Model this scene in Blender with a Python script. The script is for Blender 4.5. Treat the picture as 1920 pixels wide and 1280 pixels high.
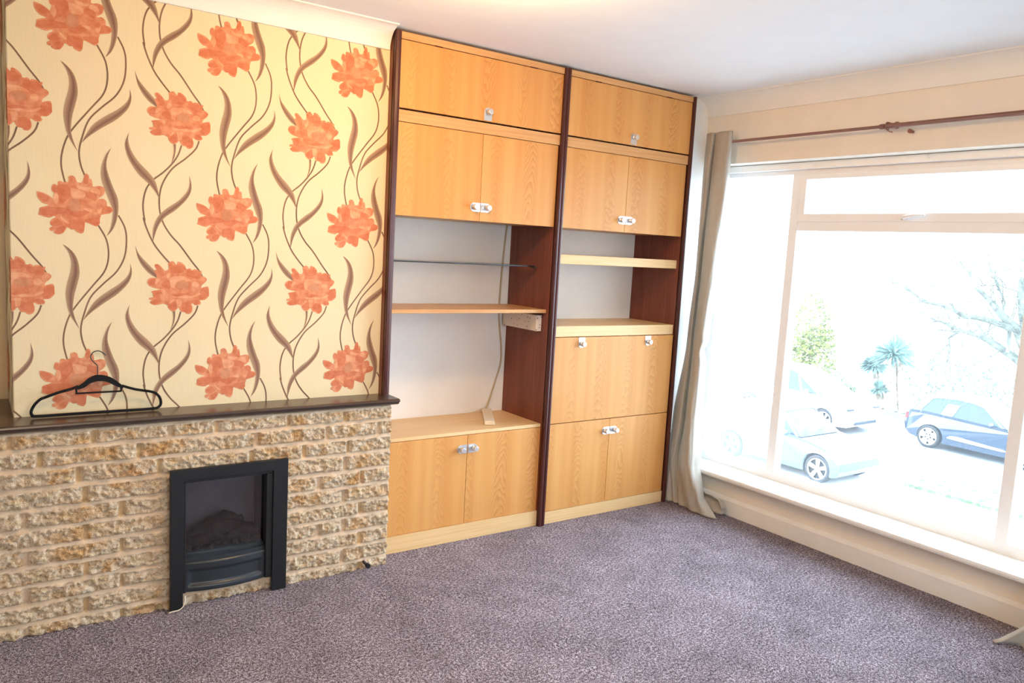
import bpy, bmesh, math, random
from math import pi, sin, cos, sqrt
from mathutils import Vector, Matrix, noise, geometry

for o in list(bpy.data.objects):
    bpy.data.objects.remove(o)
scn = bpy.context.scene
COL = scn.collection
R = math.radians

# ------------------------------------------------------------------ camera
cam_d = bpy.data.cameras.new('camera')
cam = bpy.data.objects.new('camera', cam_d)
COL.objects.link(cam)
cam_d.sensor_fit = 'HORIZONTAL'
cam_d.sensor_width = 36.0
cam_d.lens = 1469.15 / 1920 * 36.0
cam_d.clip_start = 0.05
cam_d.clip_end = 400
r_ = Vector((0.81974531, -0.57015681, 0.05421112))
u_ = Vector((0.02281231, 0.12708371, 0.99162963))
f_ = Vector((0.57227374, 0.81164706, -0.11718287))
M = Matrix((r_, u_, -f_)).transposed().to_4x4()
M.translation = Vector((-1.56658, -3.21710, 1.47163))
cam.matrix_world = M
scn.camera = cam

# ------------------------------------------------------------------ colour management, world, lamps
scn.view_settings.view_transform = 'Standard'
scn.view_settings.look = 'None'
scn.view_settings.gamma = 1
scn.view_settings.use_curve_mapping = False
scn.view_settings.exposure = 0.22

WORLD_STRENGTH = 15.0
world = bpy.data.worlds.new('overcast_sky')
scn.world = world
world.use_nodes = True
bgn = world.node_tree.nodes['Background']
bgn.inputs[0].default_value = (0.63, 0.82, 1.0, 1)
bgn.inputs[1].default_value = WORLD_STRENGTH


def point_lamp(name, loc, power, color, radius):
    d = bpy.data.lights.new(name, 'POINT')
    d.energy = power
    d.color = color
    d.shadow_soft_size = radius
    o = bpy.data.objects.new(name, d)
    o.location = loc
    COL.objects.link(o)
    return o


# the room's ceiling lamp, just above the frame
point_lamp('ceiling_lamp_light', (-0.12, -1.02, 2.29), 34, (1.0, 0.60, 0.24), 0.08)
# unseen warm fill light added behind the camera to lift the window wall
point_lamp('rear_fill_light', (-1.3, -3.9, 2.2), 36, (1.0, 0.76, 0.48), 0.15)

# portal that guides the sampling of the sky through the big window
pd = bpy.data.lights.new('window_portal', 'AREA')
pd.shape = 'RECTANGLE'
pd.size = 1.8
pd.size_y = 2.42
pd.cycles.is_portal = True
po = bpy.data.objects.new('window_portal', pd)
po.location = (2.27, -1.15, 1.14)
po.rotation_euler = (0, R(90), 0)
COL.objects.link(po)

pd2 = bpy.data.lights.new('fill_window_portal', 'AREA')  # portal for the added rear window that lets in cool fill
pd2.shape = 'RECTANGLE'
pd2.size = 2.3
pd2.size_y = .9
pd2.cycles.is_portal = True
po2 = bpy.data.objects.new('fill_window_portal', pd2)
po2.location = (.1, -5.30, 1.45)
po2.rotation_euler = (R(90), 0, 0)
COL.objects.link(po2)

# ------------------------------------------------------------------ helpers
def setp(o, label=None, cat=None, group=None, kind=None):
    if label: o['label'] = label
    if cat: o['category'] = cat
    if group: o['group'] = group
    if kind: o['kind'] = kind
    return o


def root(name, loc, label, cat, group=None):
    o = bpy.data.objects.new(name, None)
    o.empty_display_size = 0.1
    o.location = loc
    COL.objects.link(o)
    return setp(o, label, cat, group)


def world_loc(o):
    v = Vector(o.location)
    while o.parent:
        o = o.parent
        v += Vector(o.location)
    return v


def link(name, bm, mats, parent=None, smooth=False, label=None):
    """bmesh in world coordinates -> object, relative to its parent"""
    me = bpy.data.meshes.new(name)
    if parent is not None:
        off = world_loc(parent)
        for v in bm.verts:
            v.co -= off
    bm.normal_update()
    bm.to_mesh(me)
    bm.free()
    if not isinstance(mats, (list, tuple)):
        mats = [mats]
    for m in mats:
        me.materials.append(m)
    if smooth:
        for p in me.polygons:
            p.use_smooth = True
    o = bpy.data.objects.new(name, me)
    COL.objects.link(o)
    if parent is not None:
        o.parent = parent
    if label:
        o['label'] = label
    return o


def NB():
    return bmesh.new()


def box(bm, x0, x1, y0, y1, z0, z1, bev=0.0, mi=0, seg=2):
    g = bmesh.ops.create_cube(bm, size=1)
    vs = g['verts']
    for v in vs:
        v.co = Vector((x0 + (v.co.x + .5) * (x1 - x0), y0 + (v.co.y + .5) * (y1 - y0), z0 + (v.co.z + .5) * (z1 - z0)))
    fs = set(f for v in vs for f in v.link_faces)
    for f in fs: f.material_index = mi
    if bev > 0:
        es = list(set(e for v in vs for e in v.link_edges))
        bmesh.ops.bevel(bm, geom=es, offset=bev, segments=seg, affect='EDGES', profile=.5, material=-1)
    return bm


def obox(name, x0, x1, y0, y1, z0, z1, mat, parent=None, bev=0.0, label=None):
    return link(name, box(NB(), x0, x1, y0, y1, z0, z1, bev), mat, parent, label=label)


def tube(bm, pts, rads, seg=8, mi=0, caps=True):
    pts = [Vector(p) for p in pts]
    if not isinstance(rads, (list, tuple)): rads = [rads] * len(pts)
    rings = []
    up = None
    for i, p in enumerate(pts):
        if i == 0: t = pts[1] - pts[0]
        elif i == len(pts) - 1: t = pts[-1] - pts[-2]
        else: t = pts[i + 1] - pts[i - 1]
        t.normalize()
        if up is None:
            up = Vector((0, 0, 1)) if abs(t.z) < .9 else Vector((1, 0, 0))
        a = t.cross(up)
        if a.length < 1e-5:
            a = t.cross(Vector((0, 1, 0)))
        a.normalize()
        b = t.cross(a).normalized()
        up = -b if b.dot(up) < 0 else b
        ring = [bm.verts.new(p + (a * cos(2 * pi * k / seg) + b * sin(2 * pi * k / seg)) * rads[i]) for k in range(seg)]
        rings.append(ring)
    for i in range(len(rings) - 1):
        for k in range(seg):
            f = bm.faces.new((rings[i][k], rings[i][(k + 1) % seg], rings[i + 1][(k + 1) % seg], rings[i + 1][k]))
            f.material_index = mi
            f.smooth = True
    if caps:
        for rg in (rings[0], rings[-1]):
            try:
                f = bm.faces.new(rg); f.material_index = mi
            except ValueError:
                pass
    return bm


def cyl(bm, p0, p1, r, seg=24, mi=0, bev=0.0):
    p0, p1 = Vector(p0), Vector(p1)
    d = (p1 - p0)
    if bev > 0:
        n = d.normalized()
        return tube(bm, [p0, p1 - n * bev, p1 - n * bev * .3, p1], [r, r, r - bev * .3, r - bev], seg, mi)
    return tube(bm, [p0, p1], r, seg, mi)


def catmull(pts, closed=True, n=4):
    out = []
    P = [Vector((p[0], p[1])) for p in pts]
    N = len(P)
    rng = range(N) if closed else range(N - 1)
    for i in rng:
        if closed:
            a, b, c, d = P[i - 1], P[i], P[(i + 1) % N], P[(i + 2) % N]
        else:
            a, b, c, d = P[max(i - 1, 0)], P[i], P[i + 1], P[min(i + 2, N - 1)]
        for k in range(n):
            t = k / n
            out.append(.5 * ((2 * b) + (c - a) * t + (2 * a - 5 * b + 4 * c - d) * t * t + (3 * b - a - 3 * c + d) * t ** 3))
    if not closed: out.append(P[-1])
    return out


def prism(bm, prof, axis, a0, a1, mi=0):
    """extrude a 2D profile (list of (p,q)) along an axis: 'x' -> (y,z), 'y' -> (x,z), 'z' -> (x,y)"""
    def mk(p, a):
        return {'x': (a, p[0], p[1]), 'y': (p[0], a, p[1]), 'z': (p[0], p[1], a)}[axis]
    v0 = [bm.verts.new(mk(p, a0)) for p in prof]
    v1 = [bm.verts.new(mk(p, a1)) for p in prof]
    n = len(prof)
    fs = [bm.faces.new(v0), bm.faces.new(v1)]
    for i in range(n):
        fs.append(bm.faces.new((v0[i], v0[(i + 1) % n], v1[(i + 1) % n], v1[i])))
    for f in fs: f.material_index = mi
    bmesh.ops.recalc_face_normals(bm, faces=fs)
    return bm

# ------------------------------------------------------------------ materials
class NT:
    def __init__(s, name):
        s.m = bpy.data.materials.new(name)
        s.m.use_nodes = True
        s.t = s.m.node_tree
        s.b = s.t.nodes['Principled BSDF']
        s.out = s.t.nodes['Material Output']

    def n(s, typ, **kw):
        nd = s.t.nodes.new(typ)
        for k, v in kw.items():
            if k.startswith('i_'):
                key = k[2:]
                key = int(key) if key.isdigit() else key.replace('_', ' ')
                nd.inputs[key].default_value = v
            else:
                setattr(nd, k, v)
        return nd

    def l(s, a, b):
        s.t.links.new(a, b)

    def math(s, op, a, b=None, c=None):
        nd = s.t.nodes.new('ShaderNodeMath')
        nd.operation = op
        for i, v in enumerate((a, b, c)):
            if v is None: continue
            if isinstance(v, (int, float)): nd.inputs[i].default_value = v
            else: s.l(v, nd.inputs[i])
        return nd.outputs[0]

    def mix(s, fac, a, b, bt='MIX'):
        nd = s.t.nodes.new('ShaderNodeMix')
        nd.data_type = 'RGBA'
        nd.blend_type = bt
        for i, v in ((0, fac), (6, a), (7, b)):
            if isinstance(v, (int, float)): nd.inputs[i].default_value = v
            elif isinstance(v, tuple): nd.inputs[i].default_value = v if len(v) == 4 else (*v, 1)
            else: s.l(v, nd.inputs[i])
        return nd.outputs[2]

    def coord(s, which='Object'):
        return s.n('ShaderNodeTexCoord').outputs[which]

    def scaled(s, vec, sx, sy, sz):
        nd = s.n('ShaderNodeMapping')
        s.l(vec, nd.inputs[0])
        nd.inputs['Scale'].default_value = (sx, sy, sz)
        return nd.outputs[0]

    def noise(s, vec, scale=5, detail=3, rough=.5, col=False):
        nd = s.n('ShaderNodeTexNoise')
        nd.inputs['Scale'].default_value = scale
        nd.inputs['Detail'].default_value = detail
        nd.inputs['Roughness'].default_value = rough
        if vec is not None: s.l(vec, nd.inputs['Vector'])
        return nd.outputs['Color' if col else 'Fac']

    def ramp(s, fac, stops):
        nd = s.n('ShaderNodeValToRGB')
        cr = nd.color_ramp
        while len(cr.elements) < len(stops): cr.elements.new(.5)
        for e, (p, c) in zip(cr.elements, stops):
            e.position = p
            e.color = (*c, 1) if len(c) == 3 else c
        s.l(fac, nd.inputs[0])
        return nd.outputs[0]

    def bump(s, h, strength=.3, dist=.01):
        nd = s.n('ShaderNodeBump')
        nd.inputs['Strength'].default_value = strength
        nd.inputs['Distance'].default_value = dist
        s.l(h, nd.inputs['Height'])
        s.l(nd.outputs[0], s.b.inputs['Normal'])

    def base(s, v):
        if isinstance(v, tuple): s.b.inputs['Base Color'].default_value = (*v, 1)
        else: s.l(v, s.b.inputs['Base Color'])

    def set(s, rough=.5, metal=0.0, spec=None, coat=None):
        s.b.inputs['Roughness'].default_value = rough
        s.b.inputs['Metallic'].default_value = metal
        if spec is not None: s.b.inputs['Specular IOR Level'].default_value = spec
        if coat is not None: s.b.inputs['Coat Weight'].default_value = coat
        return s


def lin(r, g, b):
    f = lambda c: ((c / 255 + .055) / 1.055) ** 2.4 if c / 255 > .04045 else c / 255 / 12.92
    return (f(r), f(g), f(b))


def simple(name, col, rough=.5, metal=0.0, spec=None, var=.06, scale=8, bump=0.0, bscale=60, coat=None):
    t = NT(name).set(rough, metal, spec, coat)
    co = t.coord()
    nz = t.noise(co, scale, 4)
    c2 = tuple(max(0, c * (1 - var * 2)) for c in col)
    c1 = tuple(min(1, c * (1 + var)) for c in col)
    t.base(t.ramp(nz, [(.3, c2), (.7, c1)]))
    if bump > 0:
        t.bump(t.noise(co, bscale, 4), bump, .004)
    return t.m


def veneer(name, light, mid, dark, sign=1, rough=.38):
    t = NT(name).set(rough, 0, .35)
    co = t.coord()
    rnd = t.n('ShaderNodeObjectInfo').outputs['Random']
    sep = t.n('ShaderNodeSeparateXYZ'); t.l(co, sep.inputs[0])
    x, z = sep.outputs[0], sep.outputs[2]
    xo = t.math('ADD', x, t.math('MULTIPLY', rnd, .35))
    zo = t.math('ADD', z, t.math('MULTIPLY', rnd, 3.0))
    cmb = t.n('ShaderNodeCombineXYZ'); t.l(xo, cmb.inputs[0]); t.l(zo, cmb.inputs[2]); t.l(rnd, cmb.inputs[1])
    v = cmb.outputs[0]
    c = t.math('SUBTRACT', t.math('FRACT', t.math('MULTIPLY', xo, 1 / .205)), .5)
    n1 = t.noise(t.scaled(v, 9, 1, 3.0), 1, 3)
    n2 = t.noise(t.scaled(v, 40, 1, 22), 1, 2)
    c2 = t.math('MULTIPLY', t.math('MULTIPLY', c, c), 46 * sign)
    f = t.math('ADD', t.math('ADD', t.math('MULTIPLY', zo, 24), c2), t.math('ADD', t.math('MULTIPLY', n1, 9), t.math('MULTIPLY', n2, 1.0)))
    wv = t.math('FRACT', f)
    wv = t.math('POWER', wv, 2.0)
    absC = t.math('ABSOLUTE', c)
    mask = t.n('ShaderNodeMapRange'); t.l(absC, mask.inputs[0])
    mask.inputs[1].default_value = .27; mask.inputs[2].default_value = .15
    mask.inputs[3].default_value = 0; mask.inputs[4].default_value = 1
    cell = t.n('ShaderNodeTexWhiteNoise', noise_dimensions='1D')
    t.l(t.math('FLOOR', t.math('MULTIPLY', xo, 1 / .205)), cell.inputs['W'])
    amp = t.math('ADD', t.math('MULTIPLY', cell.outputs[0], .5), .45)
    lines = t.math('MULTIPLY', t.math('MULTIPLY', wv, mask.outputs[0]), amp)
    fine = t.noise(t.scaled(v, 330, 1, 5), 1, 2)
    band = t.noise(t.scaled(v, 17, 1, .7), 1, 2)
    base = t.ramp(band, [(.3, mid), (.52, tuple((a * .4 + b * .6) for a, b in zip(mid, light))), (.7, light)])
    fac = t.math('ADD', t.math('MULTIPLY', lines, .62), t.math('MULTIPLY', t.math('SUBTRACT', fine, .42), .28))
    t.base(t.mix(t.math('MAXIMUM', fac, 0.0), base, dark))
    return t.m


def straight(name, light, dark, axis='x', rough=.4, spec=.35):
    t = NT(name).set(rough, 0, spec)
    co = t.coord()
    s = {'x': (3, 120, 120), 'z': (140, 140, 3), 'y': (120, 3, 120)}[axis]
    s2 = {'x': (1, 14, 14), 'z': (16, 16, 1), 'y': (14, 1, 14)}[axis]
    a = t.noise(t.scaled(co, *s), 1, 3)
    b = t.noise(t.scaled(co, *s2), 1, 2)
    t.base(t.ramp(t.math('ADD', t.math('MULTIPLY', a, .6), t.math('MULTIPLY', b, .4)), [(.36, dark), (.62, light)]))
    return t.m


MAT = {}
W_L, W_M, W_D = (0.73, 0.380, 0.125), (0.665, 0.305, 0.085), (0.45, 0.165, 0.035)
MAT['veneer'] = veneer('orange_veneer', W_L, W_M, W_D, 1)
MAT['veneer_u'] = veneer('orange_veneer_turned', W_L, W_M, W_D, -1)
MAT['ven_x'] = straight('veneer_rail', (0.70, 0.40, 0.17), (0.58, 0.29, 0.11), 'x')
MAT['ven_pale'] = straight('pale_veneer_plinth', (0.84, 0.59, 0.31), (0.76, 0.49, 0.22), 'x')
MAT['mahog'] = straight('dark_mahogany', (0.23, 0.066, 0.036), (0.15, 0.038, 0.022), 'z', .36)
MAT['post'] = straight('dark_post_edge', (0.095, 0.028, 0.022), (0.05, 0.014, 0.013), 'z', .3)
MAT['mantel'] = straight('dark_mantel', (0.085, 0.055, 0.042), (0.050, 0.030, 0.023), 'x', .25, .5)
MAT['chrome'] = simple('brushed_aluminium', (0.80, 0.81, 0.83), .32, .85, var=.02)
MAT['upvc'] = simple('white_upvc', (0.95, 0.95, 0.95), .3, var=.01)
MAT['gloss_white'] = simple('white_gloss_paint', (0.87, 0.85, 0.81), .35, var=.02)
MAT['ceiling'] = simple('ceiling_paint', (0.88, 0.88, 0.89), .85, var=.01, bump=.05)
MAT['coving'] = simple('coving_paint', (0.88, 0.86, 0.82), .7, var=.01)
MAT['cream'] = simple('cream_wall_paint', (0.88, 0.80, 0.69), .85, var=.015, bump=.06)
MAT['alcove'] = simple('warm_alcove_paint', (0.86, 0.69, 0.44), .85, var=.015)
MAT['niche'] = simple('niche_wall_paint', (0.90, 0.86, 0.80), .85, var=.03, scale=3, bump=.12, bscale=90)
MAT['black'] = simple('satin_black_metal', (0.012, 0.012, 0.014), .45, spec=.35, var=.05)
MAT['bluegrey'] = simple('dark_slate_metal', (0.027, 0.034, 0.042), .32, spec=.5, var=.05)
MAT['hanger'] = simple('black_velvet_flock', (0.010, 0.010, 0.012), .8, spec=.2)
MAT['copper'] = simple('brown_copper_pole', (0.27, 0.125, 0.09), .4, .35)
MAT['plastic'] = simple('cream_plastic', (0.86, 0.74, 0.55), .45, var=.02)
MAT['cord'] = simple('beige_cord', (0.52, 0.40, 0.24), .5)
MAT['log'] = simple('charred_log', (0.030, 0.024, 0.020), .8, var=.4, scale=30, bump=.5)
MAT['ember'] = simple('ash_grey_ember', (0.055, 0.050, 0.046), .8, var=.4, scale=30, bump=.5)
MAT['firegrey'] = simple('fire_back_grey', (0.21, 0.21, 0.23), .8, var=.1)
MAT['wire'] = simple('steel_wire', (0.06, 0.06, 0.065), .35, .8)

# speckled batten
t = NT('speckled_batten').set(.7)
co = t.coord()
vor = t.n('ShaderNodeTexVoronoi'); vor.inputs['Scale'].default_value = 50; t.l(co, vor.inputs['Vector'])
t.base(t.ramp(vor.outputs['Distance'], [(.16, (0.12, 0.05, 0.035)), (.22, (0.82, 0.72, 0.62))]))
MAT['batten'] = t.m

# fabric
t = NT('beige_curtain_cloth').set(.65, 0, .3)
co = t.coord()
w = t.noise(t.scaled(co, 500, 500, 60), 1, 2)
t.base(t.ramp(w, [(.3, (0.50, 0.45, 0.38)), (.7, (0.62, 0.57, 0.49))]))
t.b.inputs['Sheen Weight'].default_value = .3
tr = t.n('ShaderNodeBsdfTranslucent'); tr.inputs[0].default_value = (0.66, 0.62, 0.55, 1)
mx = t.n('ShaderNodeMixShader'); mx.inputs[0].default_value = .26
t.l(t.b.outputs[0], mx.inputs[1]); t.l(tr.outputs[0], mx.inputs[2]); t.l(mx.outputs[0], t.out.inputs[0])
MAT['curtain'] = t.m

# glass: clear pane with a faint mirror
def glassmat(name, refl=.06, tint=(1, 1, 1), rough=.0, glare=0.0):
    t = NT(name)
    tp = t.n('ShaderNodeBsdfTransparent'); tp.inputs[0].default_value = (*tint, 1)
    gl = t.n('ShaderNodeBsdfGlossy'); gl.inputs['Roughness'].default_value = rough
    fr = t.n('ShaderNodeFresnel'); fr.inputs[0].default_value = 1.45
    sc = t.math('MULTIPLY', fr.outputs[0], refl / .034)
    mx = t.n('ShaderNodeMixShader'); t.l(t.math('MINIMUM', sc, .7), mx.inputs[0])
    t.l(tp.outputs[0], mx.inputs[1]); t.l(gl.outputs[0], mx.inputs[2]); t.l(mx.outputs[0], t.out.inputs[0])
    if glare > 0:               # glare haze put into the glass as a translucent veil
        tl = t.n('ShaderNodeBsdfTranslucent'); tl.inputs[0].default_value = (.95, .97, 1, 1)
        m2 = t.n('ShaderNodeMixShader'); m2.inputs[0].default_value = glare
        t.l(mx.outputs[0], m2.inputs[1]); t.l(tl.outputs[0], m2.inputs[2]); t.l(m2.outputs[0], t.out.inputs[0])
    return t.m
MAT['glass'] = glassmat('window_glass', .03, glare=.014)
MAT['glass_glare'] = glassmat('glare_veiled_window_glass', .03, glare=.05)  # stronger glare veil, washes the view in the side pane to white
MAT['glass_shelf'] = glassmat('green_shelf_glass', .05, (.80, .87, .86))
MAT['fire_glass'] = glassmat('fire_glass', .06, (.85, .85, .87), .05)

# carpet
t = NT('purple_grey_carpet').set(.95, 0, .1)
co = t.coord()
a = t.noise(co, 250, 1, .8)
b = t.noise(co, 95, 2, .6)
c = t.noise(co, 3.2, 3, .6)
c5 = t.noise(co, 14, 3, .6)
v = t.math('ADD', t.math('MULTIPLY', a, .6), t.math('MULTIPLY', b, .4))
colr = t.ramp(v, [(.38, (0.050, 0.032, 0.038)), (.46, (0.140, 0.108, 0.126)), (.53, (0.29, 0.245, 0.282)), (.62, (0.62, 0.58, 0.64))])
tone = t.math('ADD', t.math('MULTIPLY', t.math('ADD', t.math('MULTIPLY', c, .6), t.math('MULTIPLY', c5, .4)), 1.6), .22)
mulc = t.n('ShaderNodeVectorMath', operation='SCALE'); t.l(colr, mulc.inputs[0]); t.l(tone, mulc.inputs['Scale'])
t.base(mulc.outputs[0])
t.bump(v, .9, .012)
MAT['carpet'] = t.m

# split-face stone + mortar
t = NT('split_face_stone').set(.9, 0, .15)
co = t.coord()
a = t.noise(co, 55, 5, .7)
b = t.noise(co, 9, 3, .6)
c = t.noise(co, 170, 3, .7)
st = t.ramp(t.math('ADD', t.math('MULTIPLY', a, .65), t.math('MULTIPLY', c, .35)), [(.33, (0.38, 0.25, 0.15)), (.43, (0.60, 0.43, 0.27)), (.52, (0.76, 0.60, 0.42)), (.64, (0.86, 0.74, 0.58))])
och = t.ramp(b, [(.52, (1, 1, 1)), (.68, (0.90, 0.70, 0.48))])
gre = t.ramp(t.noise(co, 15, 3, .6), [(.52, (1, 1, 1)), (.68, (0.90, 0.88, 0.78))])
t.base(t.mix(1, t.mix(1, st, och, 'MULTIPLY'), gre, 'MULTIPLY'))
t.bump(t.math('ADD', a, t.math('MULTIPLY', c, .5)), 1.0, .010)
MAT['stone'] = t.m
MAT['mortar'] = simple('pink_mortar', (0.65, 0.49, 0.34), .9, var=.12, scale=20, bump=.3, bscale=150)
MAT['ochre'] = simple('ochre_joint', (0.60, 0.41, 0.22), .9, var=.2, scale=20, bump=.3)

# wallpaper
t = NT('cream_wallpaper').set(.62, 0, .25)
co = t.coord()
n = t.noise(co, 4, 2)
fx = t.noise(t.scaled(co, 500, 500, 20), 1, 2)
t.base(t.mix(.5, t.ramp(n, [(.3, (0.80, 0.665, 0.42)), (.7, (0.83, 0.70, 0.45))]), t.ramp(fx, [(.3, (0.79, 0.655, 0.415)), (.7, (0.85, 0.715, 0.465))])))
t.bump(fx, .08, .001)
MAT['paper'] = t.m


def petal(name, c1, c2):
    t = NT(name).set(.62, 0, .25)
    co = t.coord()
    n = t.noise(co, 38, 3, .6)
    t.base(t.ramp(n, [(.34, c1), (.66, c2)]))
    return t.m
MAT['pet_base'] = petal('petal_coral', (0.61, 0.185, 0.085), (0.75, 0.33, 0.18))
MAT['pet_light'] = petal('petal_peach', (0.71, 0.29, 0.145), (0.80, 0.42, 0.25))
MAT['pet_dark'] = petal('petal_rust', (0.57, 0.155, 0.07), (0.67, 0.23, 0.115))
MAT['pet_core'] = petal('petal_core', (0.56, 0.22, 0.115), (0.66, 0.31, 0.17))
t = NT('leaf_brown').set(.6, 0, .25)
uvn = t.n('ShaderNodeUVMap')
su = t.n('ShaderNodeSeparateXYZ'); t.l(uvn.outputs[0], su.inputs[0])
streak = t.noise(t.scaled(uvn.outputs[0], 2, 14, 1), 1, 2)
fac = t.math('ADD', su.outputs[1], t.math('MULTIPLY', t.math('SUBTRACT', streak, .5), .35))
t.base(t.ramp(fac, [(.0, (0.46, 0.31, 0.19)), (.42, (0.30, 0.17, 0.115)), (.58, (0.20, 0.10, 0.07)), (1.0, (0.42, 0.27, 0.165))]))
MAT['leaf'] = t.m
MAT['stem'] = simple('stem_brown', (0.22, 0.115, 0.06), .6, var=.15)

# outdoors
MAT['road'] = simple('asphalt', (0.24, 0.245, 0.25), .8, var=.1, scale=2)
MAT['path'] = simple('pale_paving', (0.45, 0.44, 0.42), .8, var=.1, scale=2)
t = NT('rough_grass').set(.9, 0, .1)
co = t.coord()
t.base(t.ramp(t.noise(co, 6, 5, .7), [(.35, (0.04, 0.065, 0.03)), (.65, (0.15, 0.17, 0.11))]))
MAT['grass'] = t.m
MAT['bark'] = simple('mossy_bark', (0.11, 0.115, 0.09), .9, var=.35, scale=6, bump=.4, bscale=14)
MAT['foliage_y'] = simple('yellow_green_leaves', (0.17, 0.20, 0.03), .6, var=.3, scale=3)
MAT['foliage_g'] = simple('mid_green_leaves', (0.09, 0.17, 0.055), .6, var=.35, scale=3)
MAT['foliage_b'] = simple('blue_green_leaves', (0.22, 0.33, 0.29), .5, var=.3, scale=3)
MAT['foliage_p'] = simple('pale_hedge_leaves', (0.10, 0.14, 0.12), .6, var=.3, scale=2)
MAT['trunk'] = simple('fibrous_trunk', (0.30, 0.23, 0.17), .9, var=.3, scale=9)
MAT['navy'] = simple('navy_car_paint', (0.018, 0.030, 0.050), .22, spec=.5, coat=1, var=.0)
MAT['white_car'] = simple('white_car_paint', (0.78, 0.79, 0.80), .25, coat=.5, var=.0)
MAT['silver'] = simple('silver_blue_car_paint', (0.07, 0.10, 0.12), .28, .3, coat=.6, var=.0)
MAT['carglass'] = simple('car_glass', (0.03, 0.045, 0.06), .10, spec=.35, var=0)
MAT['tyre'] = simple('tyre_rubber', (0.015, 0.015, 0.016), .7, var=0)
MAT['rim'] = simple('alloy_rim', (0.75, 0.76, 0.78), .3, .5, var=0)
MAT['red'] = simple('tail_light_red', (0.5, 0.02, 0.02), .2, var=0)
MAT['fence'] = simple('garden_wall_brick', (0.30, 0.20, 0.16), .9, var=.25, scale=5)

# ------------------------------------------------------------------ room shell
XW = 2.071      # inner face of window wall
XO = 2.30       # outer face
YB = 0.398      # niche back wall
YC = 0.045      # chimney breast face
XC = -1.43      # chimney breast corner
H = 2.40
XL = -3.2
YR = -5.2


def struct(o):
    o['kind'] = 'structure'
    return o


# floor (gently uneven pile)
bm = NB()
nx, ny = 130, 140
gx = [XL + (XO - XL) * i / nx for i in range(nx + 1)]
gy = [YR + (YB + .1 - YR) * j / ny for j in range(ny + 1)]
vv = [[bm.verts.new((x, y, (noise.noise(Vector((x * 9, y * 9, 0))) * .0022))) for y in gy] for x in gx]
for i in range(nx):
    for j in range(ny):
        bm.faces.new((vv[i][j], vv[i + 1][j], vv[i + 1][j + 1], vv[i][j + 1]))
struct(link('floor', bm, MAT['carpet'], smooth=True))
struct(obox('ceiling', XL, XO, YR, YB + .1, H, H + .12, MAT['ceiling']))
bm = NB()
box(bm, XC - .0, XO, YB, YB + .12, -.1, H)
struct(link('wall_back', bm, MAT['niche']))
struct(obox('wall_alcove', XL, XC, .41, .52, -.1, H, MAT['alcove']))
# short return of wall between the units and the window
struct(obox('wall_corner', 1.897, XO, .05, YB, 0, H, MAT['coving']))
struct(obox('wall_left', XL - .12, XL, YR, .52, -.1, H, MAT['cream']))
bm = NB()
box(bm, XL, -1.0, YR - .12, YR, -.1, H)
box(bm, 1.2, XO, YR - .12, YR, -.1, H)
box(bm, -1.0, 1.2, YR - .12, YR, -.1, 1.05)
box(bm, -1.0, 1.2, YR - .12, YR, 1.85, H)
struct(link('wall_rear', bm, MAT['cream']))
w2 = bpy.data.objects.new('fill_window', None)  # unseen rear window, added behind the camera for cool fill light
w2.location = (-.05, YR - .08, 1.05)
COL.objects.link(w2)
struct(w2)
bm = NB()
box(bm, -1.0, -.94, YR - .09, YR - .03, 1.05, 1.85)
box(bm, 1.14, 1.2, YR - .09, YR - .03, 1.05, 1.85)
box(bm, -.94, 1.14, YR - .09, YR - .03, 1.05, 1.11)
box(bm, -.94, 1.14, YR - .09, YR - .03, 1.79, 1.85)
box(bm, .07, .13, YR - .09, YR - .03, 1.11, 1.79)
link('window_frame', bm, MAT['upvc'], w2)
obox('pane', -.94, .07, YR - .063, YR - .058, 1.11, 1.79, MAT['glass'], w2)
obox('pane', .13, 1.14, YR - .063, YR - .058, 1.11, 1.79, MAT['glass'], w2)
# window wall: lintel, apron, far pier
WY0, WY1 = -2.36, 0.05
WZ0, WZ1 = 0.215, 2.024
bm = NB()
box(bm, XW, XO, WY0 - .001, WY1, WZ1, H)
box(bm, XW, XO, WY0, WY1, -.1, WZ0)
box(bm, XW, XO, YR, WY0, -.1, H)
struct(link('wall_right', bm, MAT['cream']))
# skirting board
bm = NB()
prism(bm, [(XW, 0), (XW - .018, 0), (XW - .018, .085), (XW - .012, .098), (XW - .006, .104), (XW, .104)], 'y', YR, .05)
struct(link('baseboard_right', bm, MAT['gloss_white']))


# coving
def cove(r=.098, n=8):
    pts = [(0, -.008), (0, 0)]
    pr = [(0, -r - .0), (.010, -r)]
    for i in range(n + 1):
        a = pi / 2 * i / n
        pr.append((.012 + (r - .012) * (1 - cos(a)), -r + .006 + (r - .012) * sin(a)))
    pr += [(r + .004, -.005), (r + .004, 0), (0, 0)]
    return pr
bm = NB()
prism(bm, [(XW - p, H + q) for p, q in cove(.098)], 'y', YR, .05)
struct(link('trim_1', bm, MAT['coving']))
bm = NB()
prism(bm, [(YC - p, H + q) for p, q in cove(.094)], 'x', XC - .1, -.012)
struct(link('trim_2', bm, MAT['coving']))

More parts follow.
